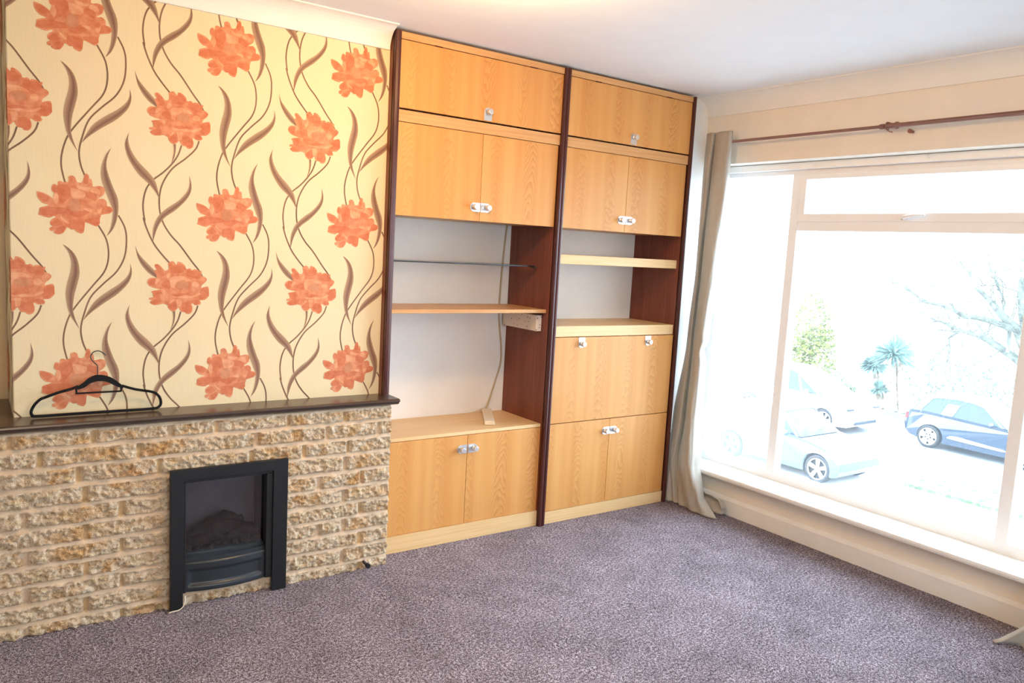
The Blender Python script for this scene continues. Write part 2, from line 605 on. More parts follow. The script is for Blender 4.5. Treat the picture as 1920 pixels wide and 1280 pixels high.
# wallpaper repeat, millimetres from the flower centre
WP={'stems':[[(77,-69),(104,-122),(110,-183),(96,-238),(56,-293),(1,-368),(-22,-409),(-37,-463),(-39,-511),(-27,-569)],[(144,-28),(165,-71),(171,-118),(164,-181),(137,-237),(90,-286),(50,-334),(28,-396),(17,-450),(22,-498),(36,-537)],[(234,-683),(228,-625),(238,-567),(262,-529),(298,-497),(330,-461),(352,-425),(364,-388)],[(428,-364),(415,-397),(378,-437),(334,-476),(302,-526),(287,-576),(286,-634),(299,-686),(326,-731),(360,-769),(404,-830),(432,-866),(450,-901)],[(229,-31),(242,-74),(265,-125),(291,-162),(322,-198)]],'leaves':[([(-39,-143),(-21,-171),(-12,-207),(-15,-241),(-25,-281),(-31,-321),(-27,-362),(-19,-396),(-3,-426),(13,-452)],[(-39,-143),(-21,-154),(-1,-176),(11,-206),(15,-247),(7,-287),(-3,-328),(-8,-375),(-1,-413),(13,-452)]),([(183,-204),(183,-229),(172,-255),(145,-283),(104,-313),(64,-348),(39,-388),(25,-420)],[(183,-204),(189,-230),(186,-258),(172,-286),(138,-323),(91,-358),(48,-394),(25,-420)]),([(121,-425),(103,-451),(89,-493),(87,-535),(98,-577),(114,-620),(124,-648),(123,-684),(116,-719),(104,-748)],[(121,-425),(109,-458),(105,-493),(113,-528),(128,-571),(142,-607),(144,-649),(137,-692),(123,-726),(104,-748)]),([(201,-136),(212,-165),(234,-192),(263,-223),(281,-244)],[(201,-136),(209,-179),(224,-210),(248,-239),(275,-258)]),([(181,-360),(178,-389),(187,-424),(211,-463),(247,-500),(271,-532),(281,-569),(287,-599)],[(181,-360),(167,-400),(170,-431),(183,-466),(212,-510),(244,-539),(269,-568),(287,-599)]),([(393,-499),(393,-536),(382,-565),(352,-600),(316,-627),(281,-663),(263,-710),(262,-763)],[(393,-499),(401,-532),(399,-562),(382,-594),(346,-633),(303,-668),(279,-707),(262,-763)]),([(334,-386),(336,-411),(333,-436),(327,-461)],[(344,-386),(343,-411),(338,-436),(328,-461)])],'flowers':[{'base':[[(-116,37),(-108,38),(-91,33),(-78,26),(-67,17),(-64,29),(-63,37),(-68,42),(-71,48),(-69,62),(-65,68),(-58,68),(-54,63),(-51,71),(-50,78),(-42,80),(-32,77),(-25,80),(-19,79),(-17,88),(-18,96),(-13,101),(-4,103),(4,97),(6,91),(10,82),(18,80),(26,83),(29,91),(32,102),(34,111),(39,115),(46,111),(48,103),(49,95),(53,98),(57,92),(59,82),(60,71),(68,71),(79,74),(91,72),(99,66),(99,56),(96,45),(90,38),(77,28),(82,27),(93,29),(101,24),(105,17),(106,4),(114,2),(123,-2),(126,-11),(117,-22),(101,-27),(87,-31),(85,-39),(81,-49),(83,-58),(77,-69),(69,-73),(53,-67),(35,-61),(33,-75),(30,-94),(22,-102),(12,-99),(3,-94),(0,-86),(-9,-90),(-23,-82),(-29,-93),(-38,-105),(-50,-109),(-59,-107),(-67,-101),(-60,-92),(-71,-99),(-79,-93),(-76,-86),(-68,-82),(-75,-76),(-77,-68),(-71,-57),(-59,-48),(-66,-45),(-77,-51),(-90,-50),(-103,-46),(-112,-42),(-108,-30),(-109,-21),(-100,-15),(-80,-8),(-88,-4),(-98,-1),(-109,10),(-115,22)]],'light':[[(-67,17),(-64,29),(-57,38),(-49,26),(-49,11),(-56,-2),(-62,6)],[(9,68),(16,71),(30,66),(44,65),(52,62),(48,58),(36,54),(20,55),(10,61)],[(-11,57),(1,58),(12,55),(32,48),(36,37),(28,24),(9,23),(-3,22),(-9,37)],[(58,64),(71,67),(84,54),(82,42),(72,45),(52,52)],[(-43,-42),(-37,-48),(-23,-61),(-17,-66),(-21,-70),(-31,-63),(-41,-54)],[(31,-11),(53,-10),(57,-18),(51,-22),(37,-17)],[(73,-13),(83,-10),(90,-3),(87,-20),(77,-27)]],'dark':[[(-48,64),(-27,71),(-13,57),(-11,37),(-18,21),(-37,4),(-47,11),(-51,34),(-53,53)],[(-107,-25),(-75,-13),(-47,-13),(-18,-15),(-18,-31),(-47,-36),(-75,-44),(-103,-42)],[(40,49),(60,50),(74,36),(68,19),(50,26),(36,33)],[(-14,-56),(29,-56),(32,-75),(26,-94),(2,-89),(-17,-82)],[(-18,-19),(13,-21),(51,-16),(37,-33),(14,-44),(-10,-38)],[(35,-49),(79,-41),(79,-61),(69,-69),(53,-64),(37,-59)],[(-112,33),(-91,29),(-76,17),(-87,4),(-100,7),(-111,22)],[(-70,58),(-63,64),(-53,53),(-53,40),(-66,43)],[(33,100),(39,110),(45,101),(45,83),(36,76),(31,86)],[(-73,-69),(-56,-53),(-46,-60),(-37,-71),(-56,-80),(-71,-77)],[(-56,-90),(-42,-79),(-29,-81),(-36,-99),(-50,-104)],[(85,-12),(100,3),(121,-5),(117,-18),(87,-26)]],'center':[[(22,0),(20,-11),(13,-20),(4,-24),(-6,-23),(-14,-18),(-18,-8),(-18,3),(-14,12),(-6,19),(4,21),(13,18),(19,10)]]},{'base':[[(270,-206),(278,-204),(286,-208),(295,-217),(304,-227),(311,-228),(318,-223),(319,-211),(317,-201),(325,-194),(334,-191),(341,-197),(346,-204),(349,-202),(351,-193),(360,-193),(371,-199),(380,-209),(383,-219),(390,-220),(395,-217),(403,-221),(406,-226),(410,-221),(420,-221),(429,-223),(433,-229),(439,-226),(443,-229),(440,-237),(441,-245),(450,-248),(460,-255),(460,-264),(452,-274),(443,-282),(440,-293),(450,-290),(464,-287),(469,-294),(470,-302),(467,-308),(471,-320),(466,-330),(453,-341),(436,-343),(440,-352),(436,-360),(419,-362),(407,-355),(404,-358),(406,-364),(408,-374),(406,-388),(396,-397),(385,-396),(379,-390),(366,-388),(360,-378),(355,-372),(348,-380),(340,-386),(328,-384),(317,-372),(316,-363),(306,-359),(298,-357),(284,-361),(266,-362),(255,-356),(252,-350),(263,-344),(250,-341),(250,-335),(263,-332),(265,-326),(264,-317),(256,-312),(264,-307),(280,-304),(289,-301),(270,-297),(252,-290),(242,-276),(245,-265),(254,-258),(266,-257),(277,-257),(273,-245),(267,-230),(275,-225),(270,-214)]],'light':[[(311,-246),(322,-234),(327,-240),(324,-251),(315,-257)],[(327,-255),(356,-249),(377,-250),(403,-263),(392,-267),(371,-264),(351,-272),(342,-282),(340,-296),(327,-288)],[(405,-275),(418,-269),(431,-277),(426,-291),(407,-287)],[(329,-326),(348,-329),(375,-325),(403,-325),(432,-314),(435,-320),(413,-332),(375,-335),(337,-333)],[(346,-339),(366,-339),(366,-353),(363,-366),(351,-368),(348,-351)],[(322,-353),(338,-339),(337,-345),(326,-357)],[(293,-299),(306,-304),(302,-320),(291,-308)],[(275,-260),(289,-262),(280,-274),(270,-282)]],'dark':[[(335,-323),(357,-315),(381,-315),(396,-319),(377,-323),(357,-327)],[(322,-203),(343,-210),(358,-200),(378,-215),(371,-233),(347,-237),(329,-232)],[(390,-226),(410,-228),(431,-227),(439,-243),(433,-257),(403,-253),(384,-242)],[(441,-296),(466,-294),(468,-322),(443,-338),(432,-326)],[(320,-364),(346,-347),(348,-374),(333,-382)],[(370,-358),(392,-352),(405,-374),(396,-392),(370,-382)],[(254,-349),(284,-332),(293,-347),(280,-358),(261,-357)],[(247,-271),(262,-261),(273,-266),(268,-285),(252,-284)],[(273,-210),(282,-210),(298,-227),(302,-246),(289,-250),(279,-231)],[(295,-275),(318,-265),(325,-281),(322,-296),(297,-289)],[(415,-340),(432,-344),(434,-356),(415,-356)],[(263,-311),(280,-308),(289,-328),(268,-334)]],'center':[[(395,-283),(392,-291),(385,-296),(374,-299),(363,-298),(354,-294),(349,-288),(349,-280),(354,-274),(363,-269),(374,-268),(385,-270),(392,-276)]]}]}
WPX,WPZ,WOX,WOZ=0.5356,0.6406,-0.6962,1.5439

# ------------------------------------------------------------------ papered chimney breast
PAPER_SLOTS = ['paper', 'stem', 'leaf', 'pet_base', 'pet_light', 'pet_dark', 'pet_core']


def in_rng(pts, x0, x1, z0, z1):
    return not (max(p[0] for p in pts) < x0 or min(p[0] for p in pts) > x1 or max(p[1] for p in pts) < z0 or min(p[1] for p in pts) > z1)


def motif(bm, uvl, pts, dy, mi):
    if len(pts) < 3: return
    vs = [bm.verts.new((p[0], YC - dy, p[1])) for p in pts]
    try:
        f = bm.faces.new(vs)
        f.material_index = mi
    except ValueError:
        pass


def ribbon(bm, uvl, e1, e2, dy, mi):
    n = min(len(e1), len(e2))
    L = [bm.verts.new((p[0], YC - dy, p[1])) for p in e1[:n]]
    Q = [bm.verts.new((p[0], YC - dy, p[1])) for p in e2[:n]]
    for i in range(n - 1):
        f = bm.faces.new((L[i], L[i + 1], Q[i + 1], Q[i]))
        f.material_index = mi
        for lp, uv in zip(f.loops, ((i / n, 0), ((i + 1) / n, 0), ((i + 1) / n, 1), (i / n, 1))):
            lp[uvl].uv = uv


bm = NB()
uvl = bm.loops.layers.uv.new('UVMap')
X0, X1, Z0, Z1 = -1.85, 0.03, .76, 2.33
for k in range(-4, 3):
    for m in range(-2, 4):
        ox, oz = WOX + k * WPX, WOZ + m * WPZ
        T = lambda pts: [(ox + p[0] / 1000, oz + p[1] / 1000) for p in pts]
        for si, s in enumerate(WP['stems']):
            p = catmull(T(s), False, 5)
            if not in_rng(p, X0, X1, Z0, Z1): continue
            e1, e2 = [], []
            for i, q in enumerate(p):
                d = (p[min(i + 1, len(p) - 1)] - p[max(i - 1, 0)])
                d.normalize()
                nn = Vector((-d.y, d.x)) * (.0029)
                e1.append(q + nn); e2.append(q - nn)
            ribbon(bm, uvl, e1, e2, .0003 + .00005 * si, 1)
        for li, (a, b) in enumerate(WP['leaves']):
            a, b = T(a), T(b)
            if not in_rng(a + b, X0, X1, Z0, Z1): continue
            # resample both edges to the same count
            ca, cb = catmull(a, False, 6), catmull(b, False, 6)
            def rs(c, n=26):
                ln = [0]
                for i in range(1, len(c)): ln.append(ln[-1] + (c[i] - c[i - 1]).length)
                o = []
                for q in range(n):
                    t = ln[-1] * q / (n - 1); j = 0
                    while j < len(ln) - 2 and ln[j + 1] < t: j += 1
                    u = (t - ln[j]) / max(1e-9, ln[j + 1] - ln[j])
                    o.append(c[j].lerp(c[j + 1], u))
                return o
            ribbon(bm, uvl, rs(ca), rs(cb), .0006 + .00003 * li, 2)
        for F in WP['flowers']:
            if not in_rng(T(F['base'][0]), X0, X1, Z0, Z1): continue
            for key, dy, mi, n in (('base', .0009, 3, 3), ('dark', .0012, 5, 4), ('light', .0015, 4, 4), ('center', .0018, 6, 3)):
                for q, poly in enumerate(F[key]):
                    motif(bm, uvl, catmull(T(poly), True, n), dy + q * .00001, mi)
# trim to the papered area
for co_, no_ in (((0, 0, 2.32), (0, 0, 1)), ((0, 0, .77), (0, 0, -1)), ((.008, 0, 0), (1, 0, 0)), ((-1.80, 0, 0), (-1, 0, 0))):
    bmesh.ops.bisect_plane(bm, geom=bm.verts[:] + bm.edges[:] + bm.faces[:], plane_co=co_, plane_no=no_, clear_outer=True)
# what runs past the corner is wrapped round the side of the breast
bmesh.ops.bisect_plane(bm, geom=bm.verts[:] + bm.edges[:] + bm.faces[:], plane_co=(XC, 0, 0), plane_no=(-1, 0, 0), use_snap_center=False)
side = set(f for f in bm.faces if f.calc_center_median().x < XC)
ed = [e for e in bm.edges if any(f in side for f in e.link_faces) and any(f not in side for f in e.link_faces)]
bmesh.ops.split_edges(bm, edges=ed)
for v in set(v for f in side for v in f.verts):
    d = XC - v.co.x
    h = YC - v.co.y
    v.co = Vector((XC - h, YC + d, v.co.z))
# plain paper surface: front and side faces of the breast
base = [(XC, YB + .02), (XC, YC + .003), (XC + .003, YC), (.008, YC), (.008, YC + .02), (XC + .03, YC + .02), (XC + .03, YB + .02)]
prism(bm, base, 'z', .752, H, 0)
me_o = link('wall_chimney', bm, [MAT[k] for k in PAPER_SLOTS])
struct(me_o)

# ------------------------------------------------------------------ fireplace: stone cladding
YS = -.088
rows = [-.02, .05, .122, .190, .258, .327, .398, .470, .546, .616, .687, .746]
FX0, FX1, FZ1 = -.893, -.537, .52
random.seed(4)
SX0 = -2.15
joints = []
fixed = {10: [-.93, -1.19, -.76, -.47, -.22, -1.45], 9: [-1.36, -1.04, -.60, -.30, -.06], 8: [-1.24, -.97, -.62, -.20, -.40]}
for r in range(11):
    js = []
    if r in fixed:
        js = list(fixed[r]); js += [-1.7, -1.95]
    else:
        js = [-.215 if r % 2 else -.135]
        js += [-1.22] if r % 2 else [-1.41, -1.10]
        js += [-1.62, -1.95] if r % 2 else [-1.78]
        if r in (3, 6): js.append(-.33)
        if r == 0: js.append(-.84)
    joints.append(sorted(js))


def stone_h(x, z):
    r = 0
    while r < 10 and z > rows[r + 1]: r += 1
    v = (z - rows[r]) / (rows[r + 1] - rows[r])
    wob = noise.noise(Vector((x * 6, r * 3.1, 0))) * .07
    v2 = v + wob
    n1 = noise.noise(Vector((x * 26, z * 30, r * 2.7)))
    n2 = noise.noise(Vector((x * 75, z * 85, 3.3 + r)))
    n3 = noise.noise(Vector((x * 170, z * 190, 9.1)))
    mi = 0
    if v2 > .80:
        t = min(1, (v2 - .80) / .20)
        h = .008 - .014 * t
        if v2 > .82: mi = 1
    else:
        edge = min(1, v2 / .07, (.80 - v2) / .10 + .6)
        edge = max(0, edge)
        h = -.006 + edge * (.012 + .010 * n1 + .010 * n2 + .006 * n3)
        dj = min(abs(x - j) for j in joints[r])
        wdt = .003 + .004 * (hash((r, round(x, 1))) % 3) / 2
        if dj < wdt + .010:
            k = max(0, 1 - max(0, dj - wdt) / .010)
            h = h * (1 - k) + (-.007) * k
            if dj < wdt: mi = 2 if (int((joints[r][min(range(len(joints[r])), key=lambda q: abs(joints[r][q] - x))]) * -100) % 3) else 1
    return h, mi


surround = root('fireplace_surround', (-1.07, -.02, 0), 'low sandy split-face stone fireplace surround under the dark mantel', 'fireplace')
bm = NB()
st = .0042
nx = int((0 - SX0) / st); nz = int(.746 / st)
xs = [SX0 + (0 - SX0) * i / nx for i in range(nx + 1)]
zs = [.746 * j / nz for j in range(nz + 1)]
grid = {}


def gv(i, j):
    if (i, j) not in grid:
        h, mi = stone_h(xs[i], zs[j])
        grid[i, j] = (bm.verts.new((xs[i], YS + .008 - h, zs[j])), mi)
    return grid[i, j]


for i in range(nx):
    for j in range(nz):
        xm, zm = (xs[i] + xs[i + 1]) / 2, (zs[j] + zs[j + 1]) / 2
        if FX0 < xm < FX1 and .062 < zm < FZ1: continue
        q = [gv(i, j), gv(i + 1, j), gv(i + 1, j + 1), gv(i, j + 1)]
        f = bm.faces.new([a[0] for a in q])
        ms = sorted(a[1] for a in q)
        f.material_index = ms[2]
        f.smooth = True
bed = [e for e in bm.edges if e.is_boundary]
r_ = bmesh.ops.extrude_edge_only(bm, edges=bed)
for v in r_['geom']:
    if isinstance(v, bmesh.types.BMVert): v.co.y = .04
link('stone_cladding', bm, [MAT['stone'], MAT['mortar'], MAT['ochre']], surround)

# mantel shelf
bm = NB()
yf = -.108
prof = [(.045, .7755), (yf + .010, .7755), (yf + .002, .772), (yf, .766), (yf + .003, .761), (yf + .010, .759), (yf + .011, .754), (yf + .018, .749), (.045, .748)]
prism(bm, prof, 'x', -2.15, .030)
box(bm, -2.15, XC - .002, .045, .408, .748, .7755)
o = link('mantel_shelf', bm, MAT['mantel'])
setp(o, 'long dark brown mantel shelf lying on the stone fireplace surround', 'mantel')

# gas stub
g = root('gas_tap', (-.112, -.10, .03), 'small dark gas pipe stub poking from the stone near the carpet', 'pipe')
bm = NB(); cyl(bm, (-.112, -.085, .034), (-.112, -.128, .031), .0065, 12)
link('pipe', bm, MAT['wire'], g)
bm = NB(); cyl(bm, (-.112, -.124, .031), (-.112, -.139, .031), .011, 14, 0, .002)
link('cap', bm, MAT['black'], g)

# ------------------------------------------------------------------ electric fire
fire = root('electric_fire', (-.71, -.11, 0), 'black-framed inset electric fire with dummy logs in the stone surround', 'electric fire')
ya, yb = -.118, -.100
bm = NB()
outer = [(-.936, 0.0), (-.936, .561), (-.479, .561), (-.479, 0.0), (-.540, 0.0), (-.540, .517), (-.889, .517), (-.889, 0.0)]
prism(bm, outer, 'y', ya, yb)
bmesh.ops.bevel(bm, geom=[e for e in bm.edges], offset=.0018, segments=2, affect='EDGES', profile=.5)
link('frame', bm, MAT['black'], fire)
bm = NB()
# firebox lining open at the front
x0, x1, z0, z1, y0, y1 = -.889, -.540, .064, .517, -.100, .095
pr = [(x0, z0), (x0, z1), (x1, z1), (x1, z0)]
for a in range(4):
    b = (a + 1) % 4
    bm.faces.new([bm.verts.new((pr[a][0], y0, pr[a][1])), bm.verts.new((pr[b][0], y0, pr[b][1])),
                  bm.verts.new((pr[b][0] * .92 + -.7145 * .08, y1, pr[b][1])), bm.verts.new((pr[a][0] * .92 + -.7145 * .08, y1, pr[a][1]))])
link('firebox', bm, MAT['black'], fire)
obox('fire_back', -.872, -.557, .088, .094, .17, .505, MAT['firegrey'], fire)
# inner trim left / right / top
for q in ((-.889, -.878, .06, .504), (-.566, -.540, .06, .504), (-.889, -.540, .505, .517)):
    obox('inner_trim', q[0], q[1], -.112, -.07, q[2], q[3], MAT['black'], fire, .002)
obox('glass', -.878, -.566, -.079, -.075, .205, .505, MAT['fire_glass'], fire)
# ledge under the glass
bm = NB()
n = 16
for kz, (za, zb_, y_) in enumerate(((.1955, .208, -.083), (.178, .195, -.095))):
    bm = NB()
    top = []
    for i in range(n + 1):
        tt = i / n
        x = -.880 + tt * .316
        top.append((x, y_ - .020 * sin(pi * tt)))
    prism(bm, top + [(-.564, -.05), (-.880, -.05)], 'z', za, zb_)
    link('ledge', bm, MAT['bluegrey'], fire)
# bowed lower panel with recess
bm = NB()
def bow(x): return -.100 - .026 * sin(pi * (x + .884) / .326)
nxp, nzp = 44, 24
pz0, pz1 = .060, .178
gg = []
for i in range(nxp + 1):
    x = -.884 + .326 * i / nxp
    col_ = []
    for j in range(nzp + 1):
        z = pz0 + (pz1 - pz0) * j / nzp
        dx = min(x + .868, -.578 - x); dz = min(z - .078, .150 - z)
        d = max(0, min(dx, dz, .010)) / .010
        col_.append(bm.verts.new((x, bow(x) + .012 * d, z)))
    gg.append(col_)
for i in range(nxp):
    for j in range(nzp):
        f = bm.faces.new((gg[i][j], gg[i + 1][j], gg[i + 1][j + 1], gg[i][j + 1])); f.smooth = True
be = [e for e in bm.edges if e.is_boundary]
r_ = bmesh.ops.extrude_edge_only(bm, edges=be)
for v in r_['geom']:
    if isinstance(v, bmesh.types.BMVert): v.co.y = -.06
link('lower_panel', bm, MAT['bluegrey'], fire)


def blob_log(name, p0, p1, r, mat, seed):
    bm = NB()
    n = 10
    p0, p1 = Vector(p0), Vector(p1)
    pts, rr = [], []
    for i in range(n + 1):
        t = i / n
        p = p0.lerp(p1, t)
        p += Vector((0, noise.noise(Vector((t * 3, seed, 0))) * .012, sin(pi * t) * .022 + noise.noise(Vector((t * 4, seed, 5))) * .012))
        pts.append(p)
        rr.append(r * (.72 + .35 * sin(pi * min(1, t * 1.05 + .02))) * (1 + .25 * noise.noise(Vector((t * 7, seed, 9)))))
    tube(bm, pts, rr, 12)
    link(name, bm, mat, fire)
blob_log('log', (-.865, -.01, .243), (-.590, -.01, .250), .032, MAT['log'], 1)
blob_log('log', (-.80, .035, .262), (-.62, .04, .278), .024, MAT['log'], 2)
blob_log('log', (-.84, -.045, .232), (-.72, -.05, .238), .022, MAT['log'], 3)
blob_log('log', (-.70, -.045, .232), (-.585, -.04, .24), .020, MAT['log'], 4)
bm = NB()
random.seed(8)
for i in range(60):
    x = -.868 + random.random() * .30; y = -.06 + random.random() * .10
    g_ = bmesh.ops.create_icosphere(bm, subdivisions=1, radius=.008 + random.random() * .008)
    for v in g_['verts']: v.co += Vector((x, y, .205 + random.random() * .02)) + Vector([random.uniform(-.003, .003) for _ in range(3)])
box(bm, -.874, -.570, -.07, .085, .17, .205)
eb = link('ember_bed', bm, MAT['ember'], fire)
eb['kind'] = 'stuff'
# thin flex looping out under the left leg
bm = NB()
c = catmull([(-.886, .058), (-.884, .045), (-.888, .025), (-.897, .012), (-.912, .006), (-.930, .007), (-.945, .004)], False, 4)
tube(bm, [(p.x, -.128 - .01 * i / len(c), p.y) for i, p in enumerate(c)], .0022, 6)
setp(link('thin_cable', bm, MAT['plastic']), 'thin pale cable looping at the left foot of the electric fire', 'cable')

# ------------------------------------------------------------------ wall units
def add_handle(door, xk, zk, kind, yf):
    """kind: 'L' plate towards +x, 'R' towards -x, 'D' downwards, 'U' upwards"""
    r = .0215
    pts = []
    for i in range(13):
        a = pi / 2 + pi * i / 12
        cx, sz = r * cos(a), r * sin(a)
        if kind == 'L': p = (xk + cx, zk + sz)
        elif kind == 'R': p = (xk - cx, zk + sz)
        elif kind == 'D': p = (xk + sz, zk - cx)
        else: p = (xk + sz, zk + cx)
        pts.append(p)
    L = .0345
    if kind == 'L': pts += [(xk + L, zk - r), (xk + L, zk + r)]
    elif kind == 'R': pts += [(xk - L, zk - r), (xk - L, zk + r)]
    elif kind == 'D': pts += [(xk - r, zk - L - .004), (xk + r, zk - L - .004)]
    else: pts += [(xk - r, zk + L), (xk + r, zk + L)]
    bm = NB()
    prism(bm, pts, 'y', yf - .0035, yf - .0002)
    pl = link('handle_plate', bm, MAT['chrome'], door)
    bm = NB()
    cyl(bm, (xk, yf - .0035, zk), (xk, yf - .012, zk), .0085, 20)
    cyl(bm, (xk, yf - .010, zk), (xk, yf - .031, zk), .0135, 28, 0, .0025)
    link('knob', bm, MAT['chrome'], door)


def carcass_panel(name, x0, x1, unit, z0=0, z1=2.388):
    bm = NB()
    box(bm, x0, x1, .006, YB - .002, z0, z1)
    o = link(name, bm, MAT['mahog'], unit)
    bm = NB()
    # rounded edge strip in front of the panel
    w = x1 - x0
    pr = [(x0, .012), (x0, -.006), (x0 + w * .12, -.011), (x0 + w * .5, -.013), (x0 + w * .88, -.011), (x1, -.006), (x1, .012)]
    prism(bm, pr, 'z', z0, z1)
    link('edge_strip', bm, MAT['post'], o)
    return o


def door(name, x0, x1, z0, z1, unit, mat, y=.012, th=.018):
    return obox(name, x0 + .001, x1 - .001, y, y + th, z0 + .001, z1 - .001, mat, unit, .0012)


def unit(x0, x1, which):
    """x0,x1 inner faces between the uprights"""
    lab = ('orange veneered wall unit beside the fireplace with glass shelf and long open niche' if which == 0 else
           'orange veneered wall unit by the curtain with drop-front cabinet and short open niche')
    u = root('wall_unit', ((x0 + x1) / 2, .2, 0), lab, 'wall unit', 'wall units in the alcove')
    if which == 0:
        carcass_panel('side_panel', -.006, x0, u)
        carcass_panel('side_panel', x1, .9545, u)
    else:
        carcass_panel('side_panel', .9555, x0, u)
        carcass_panel('side_panel', x1, 1.896, u)
    xm = (x0 + x1) / 2
    # header strip
    obox('top_rail', x0, x1, .0, .02, 2.357, 2.387, MAT['ven_x'], u)
    obox('top_board', x0, x1, .02, YB - .002, 2.36, 2.378, MAT['ven_x'], u)
    # flap cabinet
    obox('cabinet_floor', x0, x1, .022, YB - .002, 2.042, 2.058, MAT['ven_x'], u)
    fl = door('flap_door', x0, x1, 2.064, 2.355, u, MAT['veneer_u'], 0.002)
    add_handle(fl, xm + .012, 2.107, 'D', .002)
    for hx in (x0 + .19, x1 - .19):
        obox('hinge_leaf', hx - .02, hx + .02, -.0015, .01, 2.353, 2.3575, MAT['post'], fl)
    # rail
    obox('middle_rail', x0, x1, .006, .03, 2.007, 2.057, MAT['ven_x'], u)
    # double door cupboard
    obox('cupboard_base', x0, x1, .032, YB - .002, 1.598, 1.616, MAT['ven_x'], u)
    for s in (0, 1):
        a, b = (x0 + .001, xm) if s == 0 else (xm, x1 - .001)
        d = door('door', a, b, 1.594, 2.006, u, MAT['veneer'])
        add_handle(d, xm - .0365 if s == 0 else xm + .0365, 1.660, 'L' if s == 0 else 'R', .012)
    if which == 0:
        bm = NB()
        box(bm, x0 + .002, x1 - .03, .12, .375, 1.3835, 1.3895)
        g_ = link('glass_shelf', bm, MAT['glass_shelf'], u, label='smoky glass shelf')
        obox('glass_edge', x0 + .002, x1 - .03, .117, .1199, 1.3835, 1.3895, MAT['wire'], g_)
        for yy in (.14, .34):
            link('shelf_pin', cyl(NB(), (x1, yy, 1.380), (x1 - .036, yy, 1.380), .0035, 10), MAT['wire'], u)
            link('shelf_pin', cyl(NB(), (x0, yy, 1.380), (x0 + .012, yy, 1.380), .0035, 10), MAT['wire'], u)
        obox('shelf', x0 + .001, x1 - .001, .036, .372, 1.1475, 1.166, MAT['ven_x'], u, .0015)
        # speckled batten under the shelf
        obox('shelf_batten', x1 - .034, x1 - .0005, .07, .385, 1.048, 1.132, MAT['batten'], u, .002, 'speckled cream block under the shelf')
        # base cupboard
        obox('cupboard_top', x0 + .001, x1 - .001, .024, YB - .002, .541, .558, MAT['ven_pale'], u, .0015)
        obox('cupboard_floor', x0, x1, .045, YB - .002, .085, .1, MAT['ven_x'], u)
        for s in (0, 1):
            a, b = (x0 + .001, xm) if s == 0 else (xm, x1 - .001)
            d = door('door', a, b, .083, .540, u, MAT['veneer'], .022)
            add_handle(d, xm - .0375 if s == 0 else xm + .0375, .470, 'L' if s == 0 else 'R', .022)
        obox('plinth', x0, x1, .014, .034, 0.0, .082, MAT['ven_pale'], u)
    else:
        # thick shelf
        bm = NB()
        box(bm, x0 + .001, x1 - .001, .030, .30, 1.408, 1.457, .0015)
        link('shelf', bm, MAT['ven_pale'], u)
        bm = NB()
        box(bm, x0 + .001, x1 - .001, .018, YB - .002, 1.021, 1.078, .0015)
        link('cupboard_top', bm, MAT['ven_pale'], u)
        df = door('drop_door', x0 + .001, x1 - .001, .552, 1.019, u, MAT['veneer'], .012)
        for xk in (1.170, 1.668):
            add_handle(df, xk, .982, 'U', .012)
        obox('cupboard_floor', x0, x1, .045, YB - .002, .54, .556, MAT['ven_x'], u)
        for s in (0, 1):
            a, b = (x0 + .001, xm - .008) if s == 0 else (xm - .008, x1 - .001)
            d = door('door', a, b, .068, .550, u, MAT['veneer'], .012)
            add_handle(d, xm - .0445 if s == 0 else xm + .0285, .483, 'L' if s == 0 else 'R', .012)
        obox('plinth', x0, x1, .008, .03, 0.0, .067, MAT['ven_pale'], u)
    return u
unit(.023, .9355, 0)
unit(.9745, 1.8765, 1)

# cable block lying on the base cupboard, its cord running up the niche wall
jb = root('cable_block', (.72, .24, .559), 'cream plastic cable block lying on the left unit\'s lower cupboard top', 'cable box')
bm = NB()
a0, a1 = Vector((.655, .095, 0)), Vector((.815, .372, 0))
dd = (a1 - a0).normalized(); nn = Vector((dd.y, -dd.x, 0)) * .0265
for za, zb_ in ((.5595, .5795),):
    q = [a0 + nn, a1 + nn, a1 - nn, a0 - nn]
    prism(bm, [(p.x, p.y) for p in q], 'z', za, zb_)
bmesh.ops.bevel(bm, geom=list(bm.edges), offset=.002, segments=2, affect='EDGES', profile=.5)
link('housing', bm, MAT['plastic'], jb)
bm = NB()
pts = [(.812, .372, .575), (.84, .388, .615), (.875, .391, .72), (.908, .391, .83), (.905, .391, .93), (.889, .391, 1.03), (.880, .391, 1.12), (.880, .391, 1.22), (.884, .391, 1.33), (.893, .391, 1.48), (.905, .391, 1.62)]
P = [Vector(p) for p in pts]
sm = []
for i in range(len(P) - 1):
    a, b, c_, d = P[max(i - 1, 0)], P[i], P[i + 1], P[min(i + 2, len(P) - 1)]
    for k in range(5):
        t_ = k / 5
        sm.append(.5 * ((2 * b) + (c_ - a) * t_ + (2 * a - 5 * b + 4 * c_ - d) * t_ ** 2 + (3 * b - a - 3 * c_ + d) * t_ ** 3))
sm.append(P[-1])
tube(bm, sm, .0042, 8)
link('cord', bm, MAT['cord'], jb, label='thin beige cord up the wall')

